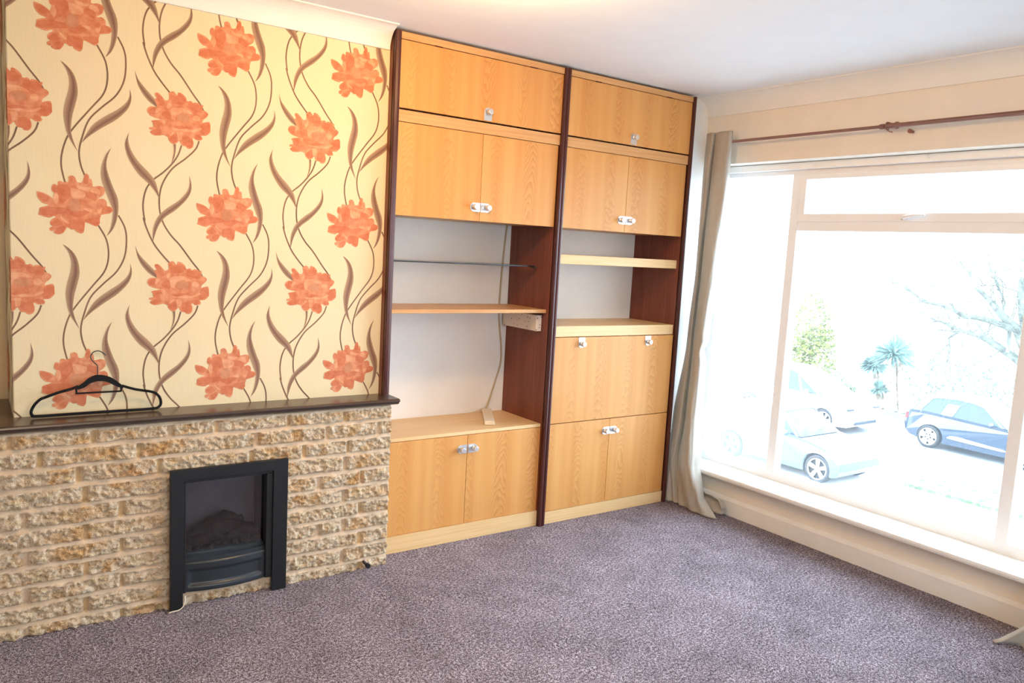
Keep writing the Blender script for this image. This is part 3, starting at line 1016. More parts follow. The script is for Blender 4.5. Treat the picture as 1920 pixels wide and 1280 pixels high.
# ------------------------------------------------------------------ coat hanger leaning on the wall
hg = root('coat_hanger', (-1.16, 0.0, .776), 'black velvet coat hanger with wire hook leaning on the flowered wallpaper', 'coat hanger')
def lean(x, z, dy=0.0):
    return Vector((x, .004 + (z - .778) * .14 + dy, z))
def ring_path(pts, r, closed, name, mat, n=5, flat=1.0):
    c = catmull(pts, closed, n)
    if closed: c = c + [c[0]]
    bm = NB()
    tube(bm, [lean(p.x, p.y) for p in c], r, 8)
    return link(name, bm, mat, hg)
frame_pts = [(-1.228, .883), (-1.25, .874), (-1.29, .864), (-1.325, .852), (-1.336, .848), (-1.350, .842), (-1.367, .825), (-1.378, .803), (-1.376, .789), (-1.362, .7835),
             (-1.25, .7835), (-1.1, .7835), (-.98, .7835), (-.955, .789), (-.947, .803), (-.951, .825), (-.965, .842), (-.985, .850), (-1.0, .853), (-1.04, .862), (-1.082, .877)]
ring_path(frame_pts, .0052, False, 'frame', MAT['hanger'], 4)
bm = NB()
nA = 18
upp = catmull([(-1.233, .880), (-1.213, .893), (-1.19, .912), (-1.162, .921), (-1.128, .914), (-1.105, .900), (-1.078, .876)], False, 4)
low = catmull([(-1.231, .871), (-1.208, .878), (-1.186, .893), (-1.158, .899), (-1.13, .893), (-1.110, .881), (-1.080, .866)], False, 4)
pr = [(p.x, p.y) for p in upp] + [(p.x, p.y) for p in reversed(low)]
F0 = [bm.verts.new(lean(p[0], p[1], -.005)) for p in pr]
F1 = [bm.verts.new(lean(p[0], p[1], .005)) for p in pr]
m_ = len(upp)
for i in range(m_ - 1):
    j = 2 * m_ - 1 - i
    bm.faces.new((F0[i], F0[i + 1], F0[j - 1], F0[j])); bm.faces.new((F1[i], F1[j], F1[j - 1], F1[i + 1]))
for i in range(2 * m_):
    bm.faces.new((F0[i], F0[(i + 1) % (2 * m_)], F1[(i + 1) % (2 * m_)], F1[i]))
link('yoke', bm, MAT['hanger'], hg)
ring_path([(-1.235, .874), (-1.234, .862), (-1.231, .857), (-1.16, .857), (-1.09, .857), (-1.086, .860), (-1.086, .872)], .0032, False, 'trouser_bar', MAT['hanger'], 3)
ring_path([(-1.163, .915), (-1.163, .940), (-1.163, .955), (-1.172, .966), (-1.183, .980), (-1.184, .993), (-1.175, 1.006), (-1.159, 1.010), (-1.144, 1.003), (-1.134, .992)], .0018, False, 'hook', MAT['wire'])

# ------------------------------------------------------------------ window
win = bpy.data.objects.new('window_1', None)
win.location = (2.2, -1.15, .22)
COL.objects.link(win)
struct(win)
WX0, WX1 = 2.20, 2.262
y_l, y_r = .048, -2.355
zb0, zt0 = .216, 2.022
bm = NB()
fw = .055
box(bm, WX0, WX1, y_r, y_l, zb0, zb0 + .075, .003)
box(bm, WX0, WX1, y_r, y_l, zt0 - .062, zt0, .003)
box(bm, WX0 + .001, WX1 - .001, y_l - fw, y_l, zb0 + .074, zt0 - .061)
box(bm, WX0 + .001, WX1 - .001, y_r, y_r + fw, zb0 + .074, zt0 - .061)
link('window_frame', bm, MAT['upvc'], win)
obox('head_board', 2.165, WX0, y_r, y_l, 1.985, zt0, MAT['upvc'], win, .003)
for ym in (-.505, -1.735):
    obox('mullion', WX0, WX1, ym - .027, ym + .027, zb0 + .07, zt0 - .06, MAT['upvc'], win, .003)
obox('transom', WX0 - .004, WX1, -1.703, -.537, 1.655, 1.715, MAT['upvc'], win, .004)
# opening top light
bm = NB()
a, b, c_, d = -1.703, -.537, 1.705, 1.962
for q in ((a + .002, b - .002, c_, c_ + .042), (a + .002, b - .002, d - .032, d - .002)):
    box(bm, WX0 - .012, WX1 - .01, *q, .003)
for q in ((a + .002, a + .038, c_ + .041, d - .031), (b - .038, b - .002, c_ + .041, d - .031)):
    box(bm, WX0 - .011, WX1 - .011, *q)
sash = link('vent_sash', bm, MAT['upvc'], win)
obox('pane', 2.226, 2.232, a + .03, b - .03, c_ + .03, d - .02, MAT['glass'], sash)
bm = NB()
box(bm, 2.176, 2.190, -1.165, -1.125, 1.712, 1.728, .003)
tube(bm, [(2.172, -1.140, 1.722), (2.160, -1.155, 1.727), (2.158, -1.20, 1.735), (2.160, -1.25, 1.737)], [.008, .008, .007, .005], 10)
link('handle', bm, MAT['upvc'], sash)
bm = NB(); cyl(bm, (2.1725, -1.137, 1.7175), (2.170, -1.137, 1.7175), .004, 10)
link('keyhole', bm, MAT['black'], sash)
for y0, y1, z0, z1 in ((-1.71, -.53, .28, 1.665), (-.48, .0, .28, 1.97), (-2.31, -1.76, .28, 1.97)):
    obox('pane', 2.226, 2.232, y0, y1, z0, z1, MAT['glass_glare' if y1 > -.1 else 'glass'], win)
# sill board
bm = NB()
prism(bm, [(2.262, .216), (2.262, .243), (2.002, .240), (1.996, .236), (1.994, .226), (1.996, .216), (2.002, .212)], 'y', -2.42, .047)
link('window_sill', bm, MAT['gloss_white'], win)
# little hook screwed in the head of the reveal
bm = NB()
tube(bm, [(2.16, -1.236, 2.024), (2.16, -1.236, 2.012), (2.16, -1.230, 2.004), (2.16, -1.238, 1.999), (2.16, -1.246, 2.005)], .0018, 6)
setp(link('cup_hook', bm, MAT['chrome']), 'tiny metal hook under the head of the window recess', 'hook')

# ------------------------------------------------------------------ curtain pole
pole = root('curtain_pole', (1.99, -1.15, 2.135), 'thin brown telescopic curtain pole across the top of the window', 'curtain pole')
bm = NB(); cyl(bm, (1.99, -.05, 2.135), (1.99, -1.12, 2.135), .0078, 16)
link('thin_tube', bm, MAT['copper'], pole)
bm = NB()
cyl(bm, (1.99, -1.08, 2.135), (1.99, -2.42, 2.135), .0105, 16)
cyl(bm, (1.99, -1.085, 2.135), (1.99, -1.16, 2.135), .0125, 16)
link('thick_tube', bm, MAT['copper'], pole)
bm = NB()
cyl(bm, (XW, -1.118, 2.150), (1.995, -1.118, 2.150), .0045, 10)
tube(bm, [(1.99 + .017 * cos(a), -1.118, 2.135 + .017 * sin(a)) for a in [2 * pi * i / 16 for i in range(17)]], .003, 8, caps=False)
tube(bm, [(1.99, -1.118, 2.118), (1.985, -1.135, 2.108), (1.98, -1.15, 2.104)], .003, 6)
cyl(bm, (XW, -1.118, 2.150), (XW - .006, -1.118, 2.150), .016, 16)
link('bracket', bm, MAT['copper'], pole)
# spare bracket stub on the lintel
bm = NB(); cyl(bm, (XW, -1.20, 2.112), (XW - .03, -1.20, 2.112), .006, 10); cyl(bm, (XW - .026, -1.20, 2.112), (XW - .034, -1.20, 2.112), .010, 12)
setp(link('wall_plug', bm, MAT['copper']), 'short dark screw stub on the lintel below the curtain pole bracket', 'screw')

# ------------------------------------------------------------------ curtains
def interp(tab, z):
    for i in range(len(tab) - 1):
        if tab[i][0] >= z >= tab[i + 1][0]:
            t_ = (tab[i][0] - z) / (tab[i][0] - tab[i + 1][0])
            t_ = t_ * t_ * (3 - 2 * t_)
            return tab[i][1] + (tab[i + 1][1] - tab[i][1]) * t_
    return tab[-1][1] if z < tab[-1][0] else tab[0][1]


def curtain(name, lab, fn, ns=150, nzc=150):
    cu = root(name, fn(.5, 0), lab, 'curtain', 'window curtains')
    bm = NB()
    g = [[bm.verts.new(fn(i / ns, j / nzc)) for j in range(nzc + 1)] for i in range(ns + 1)]
    for i in range(ns):
        for j in range(nzc):
            f = bm.faces.new((g[i][j], g[i + 1][j], g[i + 1][j + 1], g[i][j + 1])); f.smooth = True
    o = link('cloth', bm, MAT['curtain'], cu)
    md = o.modifiers.new('thick', 'SOLIDIFY'); md.thickness = .0025
    return cu

# plan sections of the left curtain: (height, [(offset along the wall, distance of the fold from the room's axis)])
SEC = [
    (2.19, -.039, -.226, [0, .1, .2, .28, .33, .40, .52, .75, .95, 1.0], [1.975, 1.955, 1.950, 1.965, 1.980, 1.965, 1.955, 1.950, 1.960, 2.0]),
    (1.95, -.035, -.226, [0, .08, .17, .25, .30, .36, .48, .72, .90, 1.0], [1.98, 1.955, 1.950, 1.975, 2.00, 1.97, 1.945, 1.940, 1.955, 2.02]),
    (1.40, -.037, -.213, [0, .05, .11, .17, .22, .27, .40, .62, .78, 1], [1.985, 1.955, 1.95, 1.99, 2.035, 1.98, 1.935, 1.93, 1.95, 2.035]),
    (.97, -.012, -.170, [0, .08, .18, .26, .31, .35, .48, .66, .80, 1], [1.985, 1.95, 1.945, 1.99, 2.04, 1.985, 1.93, 1.92, 1.945, 2.03]),
    (.50, .050, -.177, [0, .1, .28, .37, .42, .46, .56, .68, .80, 1], [1.962, 1.94, 1.94, 1.985, 2.04, 1.98, 1.915, 1.91, 1.935, 2.03]),
    (.28, .064, -.190, [0, .08, .18, .26, .33, .42, .56, .70, .82, 1], [1.945, 1.93, 1.93, 1.955, 1.985, 1.95, 1.90, 1.895, 1.92, 1.985]),
    (.10, .068, -.235, [0, .08, .18, .28, .36, .42, .58, .76, .89, 1], [1.93, 1.92, 1.925, 1.94, 1.95, 1.93, 1.895, 1.885, 1.90, 1.96]),
    (.00, .065, -.345, [0, .06, .13, .21, .26, .33, .45, .57, .74, 1], [1.912, 1.908, 1.92, 1.93, 1.935, 1.93, 1.91, 1.90, 1.90, 1.93]),
]


def cr1(p0, p1, p2, p3, t):
    return .5 * ((2 * p1) + (p2 - p0) * t + (2 * p0 - 5 * p1 + 4 * p2 - p3) * t * t + (3 * p1 - p0 - 3 * p2 + p3) * t ** 3)


def sec_at(k, s):
    _, a, b_, T_, X_ = SEC[k]
    f = s * 9
    i = min(8, int(f)); t = f - i
    g_ = lambda A, q: A[max(0, min(9, q))]
    tt = cr1(g_(T_, i - 1), g_(T_, i), g_(T_, i + 1), g_(T_, i + 2), t)
    xx = cr1(g_(X_, i - 1), g_(X_, i), g_(X_, i + 1), g_(X_, i + 2), t)
    return a + (b_ - a) * tt, xx


def left_fn(s, v):
    z = 2.190 * (1 - v)
    k = 0
    while k < len(SEC) - 2 and SEC[k + 1][0] > z: k += 1
    w = (SEC[k][0] - z) / (SEC[k][0] - SEC[k + 1][0])
    pts = [sec_at(max(0, min(len(SEC) - 1, k + d)), s) for d in (-1, 0, 1, 2)]
    ws = w * w * (3 - 2 * w)
    q = pts[1][0] + (pts[2][0] - pts[1][0]) * (w * .4 + ws * .6)
    x = pts[1][1] + (pts[2][1] - pts[1][1]) * (w * .4 + ws * .6)
    n1 = noise.noise(Vector((s * 5, z * 3.3, 1.7)))
    n2 = noise.noise(Vector((s * 13, z * 9, 4.2)))
    ed = sin(pi * min(1, max(0, s)))
    x += (.006 * n1 + .0035 * n2) * (1.0 + .8 * (z < .5))
    y = q + .85 * (x - 1.97) + .003 * n1
    # pinched crumple of the leading edge near .95 m
    if s > .70:
        m_ = (s - .70) / .30
        y -= .012 * m_ * math.exp(-((z - 1.0) / .03) ** 2)
        y += .016 * m_ * math.exp(-((z - .93) / .035) ** 2)
        x -= .012 * m_ * math.exp(-((z - .96) / .03) ** 2)
    # crumples just above the carpet
    if z < .34:
        m_ = (.34 - z) / .34
        x += .010 * sin(s * 31 + z * 22) * m_ * ed
    x = min(x, 2.045 if z > .275 else 1.989)
    if z > 2.1: x = min(x, 1.978) if s < .93 else x
    y = min(y, .044)
    if y > -.016: x = max(x, 1.902)
    return Vector((x, y, max(.005 + .004 * abs(n2), z)))
cl = curtain('curtain', 'beige curtain bunched beside the wall unit and pooled on the carpet', left_fn)
# turned back hem lying behind the leading edge
bm = NB()
nu, nv = 36, 14
gg = []
for i in range(nu + 1):
    u = i / nu
    row = []
    for j in range(nv + 1):
        v = j / nv
        y = -.13 - .235 * u
        wd = .050 * sin(pi * min(1, .25 + .75 * u)) ** .6
        z = .018 + .125 * (1 - v) * (1 - .38 * u) + .012 * sin(v * pi) + .008 * noise.noise(Vector((u * 5, v * 3, 2)))
        x = 1.955 + .038 * sin(pi * v) * (.5 + u * .5) + .030 * u + .006 * noise.noise(Vector((u * 6, v * 5, 7)))
        if u > .85: z -= .05 * ((u - .85) / .15) ** 2 * (1 - v)
        row.append(bm.verts.new((min(x, 2.035), y, max(z, .006))))
    gg.append(row)
for i in range(nu):
    for j in range(nv):
        f = bm.faces.new((gg[i][j], gg[i + 1][j], gg[i + 1][j + 1], gg[i][j + 1])); f.smooth = True
hm = link('hem_fold', bm, MAT['curtain'], cl)
md = hm.modifiers.new('thick', 'SOLIDIFY'); md.thickness = .003


def right_fn(s, v):
    z = 2.190 * (1 - v)
    y = -2.36 + .28 * s + .02 * noise.noise(Vector((s * 3, z * 2, 3)))
    amp = .03
    x = 1.972 - .035 * min(1, max(0, (z - 1.9) / .2)) - amp * (1 - .6 * min(1, max(0, (z - 1.9) / .2))) * cos(2 * pi * 3 * s) + .008 * noise.noise(Vector((s * 4, z * 3, 5)))
    if z < .34:
        q = (.34 - z) / .34
        x = min(x, 1.985) - .10 * q * q - .04 * q * q * s
        y += .19 * q * q * s + .012 * sin(s * 17) * q
        x += .022 * q * sin(s * 26)
    x = min(x, 2.04 if z > .27 else 1.985)
    zz = max(.005, z)
    return Vector((x, y, zz))
curtain('curtain', 'pale curtain hem touching the carpet at the right edge of the picture', right_fn, 110, 120)

# ------------------------------------------------------------------ outdoors
GZ = -3.4
def slab(name, pts, z0, z1, mat):
    return struct(link(name, prism(NB(), pts, 'z', z0, z1), mat))
slab('ground', [(-60, -60), (140, -60), (140, 110), (-60, 110)], GZ - .3, GZ - .02, MAT['path'])
slab('road', [(17.9, -60), (22.25, -60), (22.25, 110), (17.9, 110)], GZ - .02, GZ, MAT['road'])
slab('driveway', [(9, 5.9), (17.9, 5.9), (17.9, 20), (9, 20)], GZ - .02, GZ, MAT['path'])
slab('near_verge', [(16.0, -20), (17.5, -20), (17.5, 5.8), (16.0, 5.8)], GZ - .02, GZ + .05, MAT['grass'])
slab('far_verge', [(22.4, -40), (24.2, -40), (24.2, 90), (22.4, 90)], GZ - .02, GZ + .10, MAT['grass'])
slab('kerb', [(22.25, -60), (22.4, -60), (22.4, 110), (22.25, 110)], GZ - .02, GZ + .11, MAT['path'])


def car(name, lab, xn, yfw, P, paint, hd=1):
    """xn: x of the near side, yfw: y of the front wheel; the nose points to -y"""
    W = P['w']; WB = P['wb']; rw = P['rw']
    yc = yfw + WB if hd == 1 else yfw
    xc = xn + W / 2
    c = root(name, (xc, yc - hd * WB / 2, GZ), lab, 'car')
    def T(u, s, z):            # u along the car from the rear wheel, s across (0 near .. W far)
        return Vector((xn + s, yc - hd * u, GZ + z))
    def arch(cx, a0, a1, r, n=12):
        return [(cx + r * cos(a0 + (a1 - a0) * i / n), rw + r * sin(a0 + (a1 - a0) * i / n)) for i in range(n + 1)]
    ra = rw + .055
    body = list(P['rear']) + list(P['top']) + list(P['front'])
    under = [(WB + ra * .98, .20)] + arch(WB, -.25, pi + .25, ra) + [(WB - ra * .98, .20), (ra * .98, .20)] + arch(0, -.25, pi + .25, ra) + [(-ra * .98, .24)]
    prof = body + under
    cxm = sum(p[0] for p in prof) / len(prof)
    bm = NB()
    lay = [(0.03, .985, .03), (0.0, 1, 0), (.0, 1, 0)]
    secs = [(.075, 1.0, 0.0)]
    def ring(s, k, dz):
        out = []
        for (u, z) in prof:
            uu = cxm + (u - cxm) * k
            zz = z - dz * max(0, (z - .55)) / .4
            out.append(bm.verts.new(T(uu, s, zz)))
        return out
    rings = [ring(.02, .965, .07), ring(0, .985, .02), ring(.05, .997, 0.0), ring(.16, 1, 0), ring(W - .16, 1, 0), ring(W - .05, .997, 0), ring(W, .985, .02)]
    # side skin bulges: shoulder out, sill in
    for rg, sg in ((rings[0], 1), (rings[-1], -1)):
        for v, (u, z) in zip(rg, prof):
            v.co.x += sg * (.06 * max(0, (z - .60)) / .4 + .02 * max(0, .45 - z) / .25)
    rings = [rings[0]] + rings[2:]
    n = len(prof)
    for a, b in zip(rings[:-1], rings[1:]):
        for i in range(n):
            bm.faces.new((a[i], a[(i + 1) % n], b[(i + 1) % n], b[i]))
    bm.faces.new(rings[0]); bm.faces.new(rings[-1])
    bmesh.ops.recalc_face_normals(bm, faces=bm.faces[:])
    link('body', bm, paint, c)
    # cabin
    cab = P['cabin']
    zb_ = min(p[1] for p in cab)
    def inset(z): return .085 + (z - zb_) * .38
    def cabring(far, k=1.0, grow=0.0):
        return [(T(u, (W - inset(z) + grow) if far else inset(z) - grow, z)) for u, z in cab]
    bm = NB()
    A = [bm.verts.new(p) for p in cabring(False)]; B = [bm.verts.new(p) for p in cabring(True)]
    n = len(cab)
    for i in range(n): bm.faces.new((A[i], A[(i + 1) % n], B[(i + 1) % n], B[i]))
    bm.faces.new(A); bm.faces.new(B)
    bmesh.ops.recalc_face_normals(bm, faces=bm.faces[:])
    link('windows', bm, MAT['carglass'], c)
    # roof
    rf = [p for p in cab if p[1] > P['zroof']]
    bm = NB()
    A = [bm.verts.new(T(u, inset(z) - .03, z + .025)) for u, z in rf]
    B = [bm.verts.new(T(u, W - inset(z) + .03, z + .025)) for u, z in rf]
    A2 = [bm.verts.new(T(u, inset(z) - .03, z - .03)) for u, z in rf]
    B2 = [bm.verts.new(T(u, W - inset(z) + .03, z - .03)) for u, z in rf]
    for i in range(len(rf) - 1):
        bm.faces.new((A[i], A[i + 1], B[i + 1], B[i])); bm.faces.new((A[i], A[i + 1], A2[i + 1], A2[i])); bm.faces.new((B[i], B[i + 1], B2[i + 1], B2[i]))
        bm.faces.new((A2[i], A2[i + 1], B2[i + 1], B2[i]))
    bm.faces.new((A[0], B[0], B2[0], A2[0])); bm.faces.new((A[-1], B[-1], B2[-1], A2[-1]))
    link('roof', bm, P['roof'], c)
    # pillars
    for (u0, z0, u1, z1, wd) in P['pillars']:
        for far in (0, 1):
            bm = NB()
            def pt(u, z, out): return T(u, (W - inset(z) + out) if far else (inset(z) - out), z)
            vs = [pt(u0 - wd, z0, .012), pt(u0 + wd, z0, .012), pt(u1 + wd, z1, .012), pt(u1 - wd, z1, .012)]
            v2 = [pt(u0 - wd, z0, -.01), pt(u0 + wd, z0, -.01), pt(u1 + wd, z1, -.01), pt(u1 - wd, z1, -.01)]
            a = [bm.verts.new(p) for p in vs]; b = [bm.verts.new(p) for p in v2]
            bm.faces.new(a); bm.faces.new(b)
            for i in range(4): bm.faces.new((a[i], a[(i + 1) % 4], b[(i + 1) % 4], b[i]))
            link('pillar', bm, paint if P.get('pp') else P['roof'], c)
    # wheels
    for wu in (0, WB):
        for s, sg in ((.02, 1), (W - .02, -1)):
            bm = NB()
            cen = T(wu, s, rw)
            pr2 = [(rw - .075, 0.0), (rw - .02, -.0), (rw, .03), (rw, .17), (rw - .02, .20), (rw - .075, .20)]
            rg = []
            for (rr, dx) in pr2:
                rg.append([bm.verts.new(cen + Vector((sg * dx, rr * cos(2 * pi * k / 28), rr * sin(2 * pi * k / 28)))) for k in range(28)])
            for a, b in zip(rg, rg[1:] + rg[:1]):
                for k in range(28): bm.faces.new((a[k], a[(k + 1) % 28], b[(k + 1) % 28], b[k]))
            wh = link('wheel', bm, MAT['tyre'], c, smooth=True)
            bm = NB()
            cyl(bm, cen + Vector((sg * .075, 0, 0)), cen + Vector((sg * .09, 0, 0)), rw - .08, 24, 1)
            tube(bm, [cen + Vector((sg * .012, (rw - .085) * cos(2 * pi * k / 28), (rw - .085) * sin(2 * pi * k / 28))) for k in range(29)], .016, 6, caps=False)
            for k in range(P['sp']):
                a = 2 * pi * k / P['sp'] + .3
                tip = Vector((0, cos(a), sin(a)))
                sd = Vector((0, -sin(a), cos(a)))
                w1, w2 = P['sw']
                q = [cen + Vector((sg * .02, 0, 0)) + tip * .03 + sd * w1, cen + Vector((sg * .02, 0, 0)) + tip * (rw - .085) + sd * w2,
                     cen + Vector((sg * .02, 0, 0)) + tip * (rw - .085) - sd * w2, cen + Vector((sg * .02, 0, 0)) + tip * .03 - sd * w1]
                a_ = [bm.verts.new(p) for p in q]; b_ = [bm.verts.new(p + Vector((sg * .03, 0, 0))) for p in q]
                bm.faces.new(a_); bm.faces.new(b_)
                for i in range(4): bm.faces.new((a_[i], a_[(i + 1) % 4], b_[(i + 1) % 4], b_[i]))
            cyl(bm, cen + Vector((sg * .008, 0, 0)), cen + Vector((sg * .06, 0, 0)), .055, 16)
            link('rim', bm, [MAT['rim'], MAT['tyre']], wh)
    # door mirror
    mu, mz = P['mirror']
    for far in (0, 1):
        bm = NB()
        g_ = bmesh.ops.create_uvsphere(bm, u_segments=12, v_segments=8, radius=1)
        cc = T(mu, (W + .06) if far else -.06, mz)
        for v in g_['verts']: v.co = cc + Vector((v.co.x * .10, v.co.y * .06, v.co.z * .07))
        link('door_mirror', bm, paint, c, smooth=True)
    for q in P.get('extra', []):
        nm, kind, mat = q[0], q[1], q[2]
        bm = NB()
        if kind == 'side':       # profile polygon on the near flank
            prism(bm, [(yc - hd * u, GZ + z) for u, z in q[3]], 'x', xn - .012, xn + .09)
        elif kind == 'nose':     # s0,s1,u,z0,z1
            s0, s1, u0, u1, z0, z1 = q[3]
            ya_, yb_ = sorted((yc - hd * u1, yc - hd * u0))
            box(bm, xn + s0, xn + s1, ya_, yb_, GZ + z0, GZ + z1, .02)
        link(nm, bm, mat, c)
    return c


DS = dict(w=1.70, wb=2.46, rw=.315, zroof=1.33, sp=5, sw=(.06, .085), roof=MAT['white_car'],
          rear=[(-.55, .28), (-.68, .42), (-.72, .62), (-.66, .80), (-.60, .98)],
          top=[(-.2, 1.0), (.5, .98), (1.2, .95), (1.8, .93), (2.25, .89), (2.7, .79), (3.0, .66)],
          front=[(3.12, .52), (3.13, .36), (3.02, .22)],
          cabin=[(-.58, .97), (-.42, 1.18), (-.22, 1.36), (.1, 1.44), (.55, 1.47), (1.0, 1.45), (1.30, 1.38), (1.95, .93)],
          pillars=[(.40, .98, .52, 1.30, .17), (-.42, .98, -.14, 1.40, .10), (1.85, .93, 1.28, 1.38, .045)], pp=1, mirror=(1.62, .98),
          extra=[('side_moulding', 'side', MAT['white_car'], [(.52, .40), (.60, .455), (.75, .47), (1.9, .40), (2.02, .365), (1.9, .35), (.6, .385)]),
                 ('tail_light', 'nose', MAT['red'], (.02, .2, -.70, -.62, .72, .90)),
                 ('headlight', 'nose', MAT['rim'], (.06, .36, 2.86, 2.99, .60, .72))])
car('parked_car', 'dark blue parked car with a white roof and silver wheels', 20.37, 5.12, DS, MAT['navy'])
MP = dict(w=1.80, wb=2.75, rw=.325, zroof=1.45, sp=7, sw=(.022, .04), roof=MAT['white_car'],
          rear=[(-.72, .28), (-.84, .45), (-.86, .80), (-.80, 1.05)],
          top=[(0, 1.05), (1.0, 1.03), (2.0, 1.02), (2.7, 1.02), (3.15, .92), (3.45, .78)],
          front=[(3.56, .60), (3.58, .40), (3.50, .24)],
          cabin=[(-.78, 1.03), (-.62, 1.40), (-.3, 1.58), (.4, 1.66), (1.1, 1.66), (1.6, 1.58), (2.68, 1.02)],
          pillars=[(.0, 1.04, .05, 1.56, .05), (.95, 1.03, .95, 1.6, .05), (1.9, 1.03, 1.65, 1.5, .03), (2.55, 1.02, 1.58, 1.58, .05)], pp=1, mirror=(2.15, 1.08),
          extra=[('headlight', 'nose', MAT['carglass'], (.05, .40, 3.36, 3.49, .66, .78)), ('headlight', 'nose', MAT['carglass'], (1.40, 1.75, 3.36, 3.49, .66, .78)),
                 ('grille', 'nose', MAT['carglass'], (.35, 1.45, 3.50, 3.60, .30, .40)), ('number_plate', 'nose', MAT['white_car'], (.66, 1.14, 3.56, 3.61, .42, .52)),
                 ('sill_moulding', 'side', MAT['rim'], [(.45, .36), (.45, .42), (2.3, .42), (2.3, .36)])])
car('parked_car', 'white parked people carrier in front of the yellow bush', 19.3, 10.15, MP, MAT['white_car'])
HB = dict(DS)
HB.update(rw=.32, front=[(2.98, .54), (3.00, .36), (2.90, .22)], top=[(-.2, 1.0), (.5, .98), (1.2, .95), (1.8, .93), (2.25, .88), (2.6, .80), (2.86, .68)], roof=MAT['silver'], sp=5, sw=(.03, .05), pp=1, extra=[('headlight', 'nose', MAT['rim'], (.06, .36, 2.76, 2.88, .60, .72)), ('door_handle', 'side', MAT['rim'], [(.85, .78), (.85, .81), (1.02, .81), (1.02, .78)])],
          pillars=[(.55, .98, .55, 1.42, .05), (-.42, .98, -.14, 1.40, .08), (1.85, .93, 1.28, 1.38, .045)])
car('parked_car', 'silver-blue hatchback parked nearest the window, partly behind the sill', 14.10, 6.85, HB, MAT['silver'])


# planting
def leaf_cloud(bm, c, rad, n, size, seed, shell=.55):
    random.seed(seed)
    for i in range(n):
        while 1:
            p = Vector([random.uniform(-1, 1) for _ in range(3)])
            if shell < p.length < 1: break
        p = Vector((p.x * rad[0], p.y * rad[1], p.z * rad[2])) * (1 + .15 * noise.noise(p * 3 + Vector((seed, 0, 0)))) + Vector(c)
        a = Vector([random.gauss(0, 1) for _ in range(3)]).normalized()
        b = a.orthogonal().normalized()
        s = size * random.uniform(.6, 1.3)
        vs = [bm.verts.new(p + a * s), bm.verts.new(p + b * s * .45), bm.verts.new(p - a * s), bm.verts.new(p - b * s * .45)]
        bm.faces.new(vs)


def shrub(name, lab, c, blobs, mat, n, size, seed, h):
    s = root(name, (c[0], c[1], GZ), lab, 'bush')
    bm = NB()
    for k, (off, rad) in enumerate(blobs):
        leaf_cloud(bm, (c[0] + off[0], c[1] + off[1], GZ + off[2]), rad, n, size, seed + k)
    link('foliage', bm, mat, s)
    bm = NB()
    for k in range(5):
        a = k * 1.3
        tube(bm, [(c[0], c[1], GZ), (c[0] + .15 * cos(a), c[1] + .2 * sin(a), GZ + h * .4), (c[0] + .3 * cos(a), c[1] + .5 * sin(a), GZ + h * .8)], [.05, .035, .01], 6)
    link('stems', bm, MAT['trunk'], s)
    return s
shrub('flowering_bush', 'tall yellow-green bush behind the white car', (24.4, 14.3, 0), [((0, 0, 2.6), (1.0, .75, 1.5)), ((0, -.35, 1.4), (1.0, .7, 1.4))], MAT['foliage_y'], 2400, .08, 11, 4)
shrub('garden_bush', 'blue-green bush left of the yellow-green bush', (24.8, 15.9, 0), [((0, 0, 1.8), (1.0, .55, 1.5))], MAT['foliage_b'], 260, .08, 15, 3)
shrub('garden_bush', 'small dark bush between the white car and the palm', (23.1, 12.3, 0), [((0, 0, .85), (.45, .5, .5)), ((0, -.5, .6), (.4, .3, .35))], MAT['foliage_g'], 480, .06, 18, 1)
shrub('garden_bush', 'bright green bush behind the dark blue car', (24.9, 6.4, 0), [((0, 0, 1.9), (.6, 1.1, .8)), ((0, -1.5, 1.5), (.6, .9, .9))], MAT['foliage_g'], 420, .085, 22, 2)
bm = NB()
random.seed(31)
hd = root('garden_hedge', (27.2, 8, GZ), 'long loose pale hedge behind the palm and the dark blue car', 'hedge')
for k in range(9):
    leaf_cloud(bm, (27.2, 3.8 + k * .95, GZ + 1.3 + .25 * sin(k * 2.1)), (.7, .75, 1.25), 330, .085, 40 + k, .3)
link('foliage', bm, MAT['foliage_p'], hd)
bm = NB()
for k in range(14):
    y = 3.6 + k * .62
    tube(bm, [(27.2, y, GZ), (27.2 + random.uniform(-.2, .2), y + random.uniform(-.3, .3), GZ + 2.0)], [.03, .01], 5)
link('stems', bm, MAT['trunk'], hd)

# cabbage palm
pal = root('cabbage_palm', (24.9, 11.2, GZ), 'spiky blue-green cabbage palm with pale fibrous trunks across the road', 'palm')
random.seed(5)
heads = [(24.9, 11.25, 1.95, 1.05), (24.9, 11.95, 1.45, .72), (24.8, 11.6, .65, .5)]
for k, (hx, hy, hz, sc_) in enumerate(heads):
    bm = NB()
    for i in range(240 if k == 0 else 130):
        th = random.uniform(0, 2 * pi); ph_ = random.uniform(-.55, 1.5)
        d = Vector((cos(th) * cos(ph_), sin(th) * cos(ph_), sin(ph_)))
        L = random.uniform(.65, .95) * sc_
        side_ = d.cross(Vector((0, 0, 1))).normalized() * .044
        o0 = Vector((hx, hy, GZ + hz))
        p1 = o0 + d * L * .55; p2 = o0 + d * L + Vector((0, 0, -.22 * L * (1 - abs(sin(ph_)))))
        v = [bm.verts.new(o0 - side_ * .6), bm.verts.new(o0 + side_ * .6), bm.verts.new(p1 + side_), bm.verts.new(p2), bm.verts.new(p1 - side_)]
        bm.faces.new(v)
    hd_ = link('leaf_head', bm, MAT['foliage_b'], pal)
